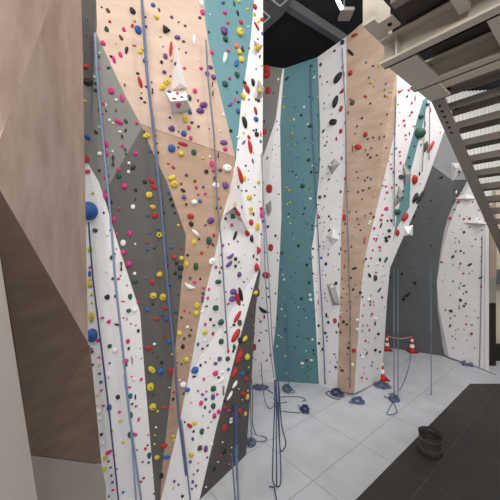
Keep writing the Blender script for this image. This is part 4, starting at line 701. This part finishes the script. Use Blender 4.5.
for h in HOLDS:                                        # the ones with a shape of their own
    for c, x, y, sh in (('y', 159, 234.9, 'ring'), ('k', 161, 475.2, 'ring'), ('w', 189.5, 286.3, 'banana'), ('k', 166, 29.4, 'banana'), ('k', 263.5, 310.2, 'banana'), ('u', 402.6, 69.9, 'banana'), ('k', 407, 294.8, 'banana'), ('b', 154, 371, 'jug'), ('k', 333, 122, 'jug')):
        if h['c'] == c and abs(h['x'] - x) < 2 and abs(h['y'] - y) < 2: h['sh'] = sh

# ---- hold meshes
def hold_mesh(sh, c, sub=3):
    r = random.Random(sum(map(ord, sh + c)))
    bm = bmesh.new()
    if sh == 'ring':
        for i in range(24):
            for j in range(12):
                A, B = 2 * math.pi * i / 24, 2 * math.pi * j / 12
                bm.verts.new(((.66 + .34 * math.cos(B)) * math.cos(A), (.66 + .34 * math.cos(B)) * math.sin(A), .45 + .5 * math.sin(B)))
        bm.verts.ensure_lookup_table(); V = bm.verts
        for i in range(24):
            for j in range(12):
                bm.faces.new((V[i * 12 + j], V[(i + 1) % 24 * 12 + j], V[(i + 1) % 24 * 12 + (j + 1) % 12], V[i * 12 + (j + 1) % 12]))
    else:
        bmesh.ops.create_icosphere(bm, subdivisions=sub if sh not in ('chip', 'wedge') else max(2, sub - 1), radius=1)
        dents = [(Vector((r.uniform(-1, 1), r.uniform(-1, 1), r.uniform(.2, 1))).normalized(), r.uniform(.1, .3)) for _ in range(3)]
        for w in bm.verts:
            x, y, z = w.co
            sx = lambda q, e: math.copysign(abs(q) ** e, q)
            if sh == 'jug':
                x, y = sx(x, .75), sx(y, .8); z = z * .9 + .1
                z -= .42 * math.exp(-((y - .5) / .28) ** 2) * max(0, 1 - abs(x)) if w.co.z > 0 else 0
                y -= .12 * z
            elif sh == 'ball': z = z * .95
            elif sh == 'egg': y *= 1 + .28 * x; z = z * (.85 - .2 * x) ; y -= .15 * z
            elif sh == 'wedge': z = z * (.8 - .45 * y); x = sx(x, .7)
            elif sh == 'pinch': x, y = sx(x, .85), sx(y, .8); y *= 1 - .2 * x * x; z = z * (1.05 - .3 * x * x)
            elif sh == 'banana': y = y * (1 - .5 * x * x) + .95 * (x * x - .35); z *= 1 - .3 * x * x
            elif sh == 'chip': x, y = sx(x, .8), sx(y, .8); z *= .9
            if sh != 'ball':
                for dv, am in dents: 
                    q = max(0, w.co.dot(dv) - .72); z -= q * am * 1.6
            w.co = (x, y, max(z, -.12))
    bmesh.ops.recalc_face_normals(bm, faces=bm.faces)
    for f in bm.faces: f.smooth = sh not in ('chip', 'wedge')
    me = bpy.data.meshes.new('climbing_hold'); bm.to_mesh(me); bm.free(); me.materials.append(M['h' + c]); return me
def frame(h):
    """where the hold sits on its panel and how far it reaches along it"""
    loc, n = h['loc'], h['n']
    def onpl(px, py):
        d = ray(px, py); q = d.dot(n)
        return O + d * ((loc - O).dot(n) / q)
    a = math.radians(h['a']); ex, ey = math.cos(a), -math.sin(a)
    cap = loc.y / F
    t1 = onpl(h['x'] + ex * h['L'] / 2, h['y'] + ey * h['L'] / 2) - loc
    d1 = t1.normalized(); l1 = min(t1.length, cap * h['L'] / 2 * 1.5)
    d2 = n.cross(d1).normalized()
    t2 = onpl(h['x'] - ey * h['W'] / 2, h['y'] + ex * h['W'] / 2) - loc
    l2 = min(abs(t2.dot(d2)), cap * h['W'] / 2 * 1.5)
    if d2.z < 0 and abs(d2.z) > .3: d1, d2 = -d1, -d2
    l3 = min(max(min(l1, l2) * 1.1, .015), .25)
    return d1, d2, n, l1, l2, l3
for h in HOLDS:
    d1, d2, n, l1, l2, l3 = h['f'] = frame(h)
    h['area'] = h['L'] * h['W']
DRAWS = [h for h in HOLDS if h['c'] == 'q']
HOLDS = [h for h in HOLDS if h['c'] != 'q']

# ---- wording: look first, then the neighbour it sits by, then its turn among those
SHW = {'jug': '', 'ball': 'round', 'egg': 'rounded', 'wedge': 'wedge', 'pinch': 'long narrow', 'banana': 'curved', 'chip': 'knobbly', 'ring': 'ring shaped'}
ORD = ['first', 'second', 'third', 'fourth', 'fifth', 'sixth', 'seventh', 'eighth', 'ninth', 'tenth', 'eleventh', 'twelfth']
def wname(h): return 'volume' if h['say'] == 'volume' else h['say']
for h in HOLDS:
    h['size'] = 'big' if h['area'] > 60 else ('small' if h['area'] < 14 else '')
    best = min((o for o in HOLDS if o is not h), key=lambda o: (o['x'] - h['x']) ** 2 + (o['y'] - h['y']) ** 2)
    dx, dy = h['x'] - best['x'], h['y'] - best['y']
    h['rel'] = (('right of' if dx > 0 else 'left of') if abs(dx) > abs(dy) else ('below' if dy > 0 else 'above')); h['nb'] = HC[best['c']][0]
def an(w): return ('an ' if w[0] in 'aeio' else 'a ') + w
def keys(h):
    c = HC[h['c']][0]; w = SHW[h['sh']]; s = h['size']; p = wname(h)
    where = 'on the ' + ('white volume' if p == 'volume' else p).replace('left plywood panel', 'left plywood')
    yield (s, w, c, p), f"{s} {w} {c} climbing hold {where}"
    yield (c, p, h['rel'], h['nb']), f"{c} hold {where}, just {h['rel']} {an(h['nb'])} hold"
    yield (s, c, p, h['rel'], h['nb']), f"{s} {c} hold {where}, just {h['rel']} {an(h['nb'])} hold"
CNT = {}
for h in HOLDS:
    for k, _ in keys(h): CNT.setdefault(k, []).append(h)
for h in HOLDS:
    ks = list(keys(h)); lab = None
    for i, (k, s) in enumerate(ks):
        if len(CNT[k]) == 1 and (i != 0 or h['size'] == 'big' or SHW[h['sh']] in ('ring shaped', 'curved') or len([o for o in HOLDS if o['c'] == h['c'] and o['say'] == h['say']]) == 1): lab = s; break
    if lab is None:
        k, s = ks[1]; i = sorted(CNT[k], key=lambda o: o['y']).index(h)
        lab = s + (', topmost' if i == 0 else f", {ORD[min(i, 11)]} from top")
    h['label'] = ' '.join(lab.split()).replace('the the', 'the')
# ---- the 300 that show largest are things of their own, the rest one object
HOLDS.sort(key=lambda h: -h['area'])
MESH = {}; NB = 0
bm = bmesh.new(); tube(bm, [Vector((0, 0, -.3)), Vector((0, 0, .4))], 1.0, 6); bolt_me = bpy.data.meshes.new('bolt'); bm.to_mesh(bolt_me); bm.free(); bolt_me.materials.append(M['bolt'])
GRP = {'y': 'yellow', 'k': 'black'}
for i, h in enumerate(HOLDS[:300]):
    d1, d2, n, l1, l2, l3 = h['f']
    key = (h['sh'], h['c'])
    if key not in MESH: MESH[key] = hold_mesh(*key)
    o = bpy.data.objects.new('climbing_hold', MESH[key]); COL.objects.link(o)
    mtx = Matrix((d1 * l1, d2 * l2, n * l3)).transposed().to_4x4(); mtx.translation = h['loc']; o.matrix_world = mtx
    tag(o, h['label'], 'climbing hold', 'climbing holds bolted on the walls')
    if i < 60 and h['sh'] not in ('ring', 'banana'):
        top = max((w.co.z for w in MESH[key].vertices if abs(w.co.x) < .2 and abs(w.co.y) < .2), default=.9)
        b = bpy.data.objects.new('bolt', bolt_me); COL.objects.link(b); b.parent = o
        r = min(.014, l2 * .22)
        b.matrix_basis = Matrix.Translation((0, 0, top - .02)) @ Matrix.Diagonal((r / l1, r / l2, .012 / l3, 1))
rest = HOLDS[300:]
if rest:
    bm = bmesh.new(); cols = sorted(set(h['c'] for h in rest)); fi = []
    tmpl = bmesh.new(); bmesh.ops.create_icosphere(tmpl, subdivisions=1, radius=1)
    tv = [w.co.copy() for w in tmpl.verts]; tf = [[w.index for w in f.verts] for f in tmpl.faces]; tmpl.free()
    for h in rest:
        d1, d2, n, l1, l2, l3 = h['f']; jig = [rnd.uniform(.85, 1.12) for _ in tv]
        V = [bm.verts.new(h['loc'] + d1 * (w.x * l1 * j) + d2 * (w.y * l2 * j) + n * (max(w.z, -.2) * l3 * j)) for w, j in zip(tv, jig)]
        for f in tf: bm.faces.new([V[q] for q in f]).material_index = cols.index(h['c'])
    me = bpy.data.meshes.new('small_climbing_holds'); bmesh.ops.recalc_face_normals(bm, faces=bm.faces); bm.to_mesh(me); bm.free()
    for c in cols: me.materials.append(M['h' + c])
    o = link('small_climbing_holds', me); tag(o, 'the many small climbing holds scattered over all of the climbing walls', 'climbing holds', kind='stuff')
# ---- quickdraws
DRAWS.sort(key=lambda h: h['y'])
def turn(h):
    same = [o for o in DRAWS if o['say'] == h['say']]
    return '' if len(same) == 1 else f", {ORD[same.index(h)]} quickdraw from top"
for h in DRAWS:
    near = min(HOLDS, key=lambda o: (o['x'] - h['x']) ** 2 + (o['y'] - h['y']) ** 2)
    s = h['L'] * h['loc'].y / F; c = h['loc'] + h['n'] * .03
    t = empty('quickdraw', c, f"quickdraw hanging on the {wname(h)}, beside {an(HC[near['c']][0])} hold" + turn(h), 'quickdraw', 'quickdraws clipped to the walls')
    d1 = Vector((0, 0, 1)) - h['n'] * h['n'].z; d1.normalize(); d2 = h['n'].cross(d1)
    bm = bmesh.new(); box(bm, c, d1, d2, h['n'], s * .45, .018, .008); from_bm('sling', bm, M['hk'], t)
    for k in (-1, 1):
        q = c + d1 * (k * s * .36); bm = bmesh.new()
        loop = [q + d1 * (s * .15 * math.cos(A)) + d2 * (s * .085 * math.sin(A)) for A in [2 * math.pi * j / 14 for j in range(15)]]
        tube(bm, loop, .008, 6); from_bm('carabiner', bm, M['bolt'], t)
# ================================================================ camera and light
cam = bpy.data.cameras.new('camera'); co = bpy.data.objects.new('camera', cam); COL.objects.link(co)
co.location = O; co.rotation_euler = (math.radians(90), 0, 0)
cam.sensor_width = 36; cam.sensor_fit = 'HORIZONTAL'; cam.lens = F / 500 * 36; cam.shift_y = (HY - 250) / 500; cam.clip_start = 0.02
S.camera = co
def lamp(name, loc, size, power, tgt, col=(1, .97, .93)):
    l = bpy.data.lights.new(name, 'AREA'); l.shape = 'RECTANGLE'; l.size, l.size_y = size; l.energy = power; l.color = col
    o = bpy.data.objects.new(name, l); COL.objects.link(o); o.location = loc
    o.rotation_euler = (Vector(tgt) - Vector(loc)).to_track_quat('-Z', 'Y').to_euler()
lamp('high_bay_light', (-0.2, 0.2, 12.3), (5, 2.0), 330, (-0.8, 5.5, 2.5))
lamp('high_bay_light', (5.2, 3.0, 12.3), (4, 2.0), 500, (3.5, 9.5, 2.0))
lamp('high_bay_light', (7.2, 8.2, 12.3), (3, 2.0), 330, (8.5, 12.5, 3.0))
lamp('high_bay_light', (-2.5, -1.5, 11.5), (3, 2.0), 170, (-2.5, 4.0, 5))
lamp('added_fill_light', (-0.3, -2.2, 6.9), (1.6, 1.0), 250, (2.2, 6.0, 3.6))  # added fill behind the viewer, brightens stair beams and walls; no seen source
W = bpy.data.worlds.new('world'); S.world = W; W.use_nodes = True
W.node_tree.nodes['Background'].inputs['Color'].default_value = (.95, .98, 1.0, 1); W.node_tree.nodes['Background'].inputs['Strength'].default_value = 0.40
S.view_settings.view_transform = 'Standard'; S.view_settings.look = 'None'; S.view_settings.gamma = 1; S.view_settings.use_curve_mapping = False
S.view_settings.exposure = 0.0
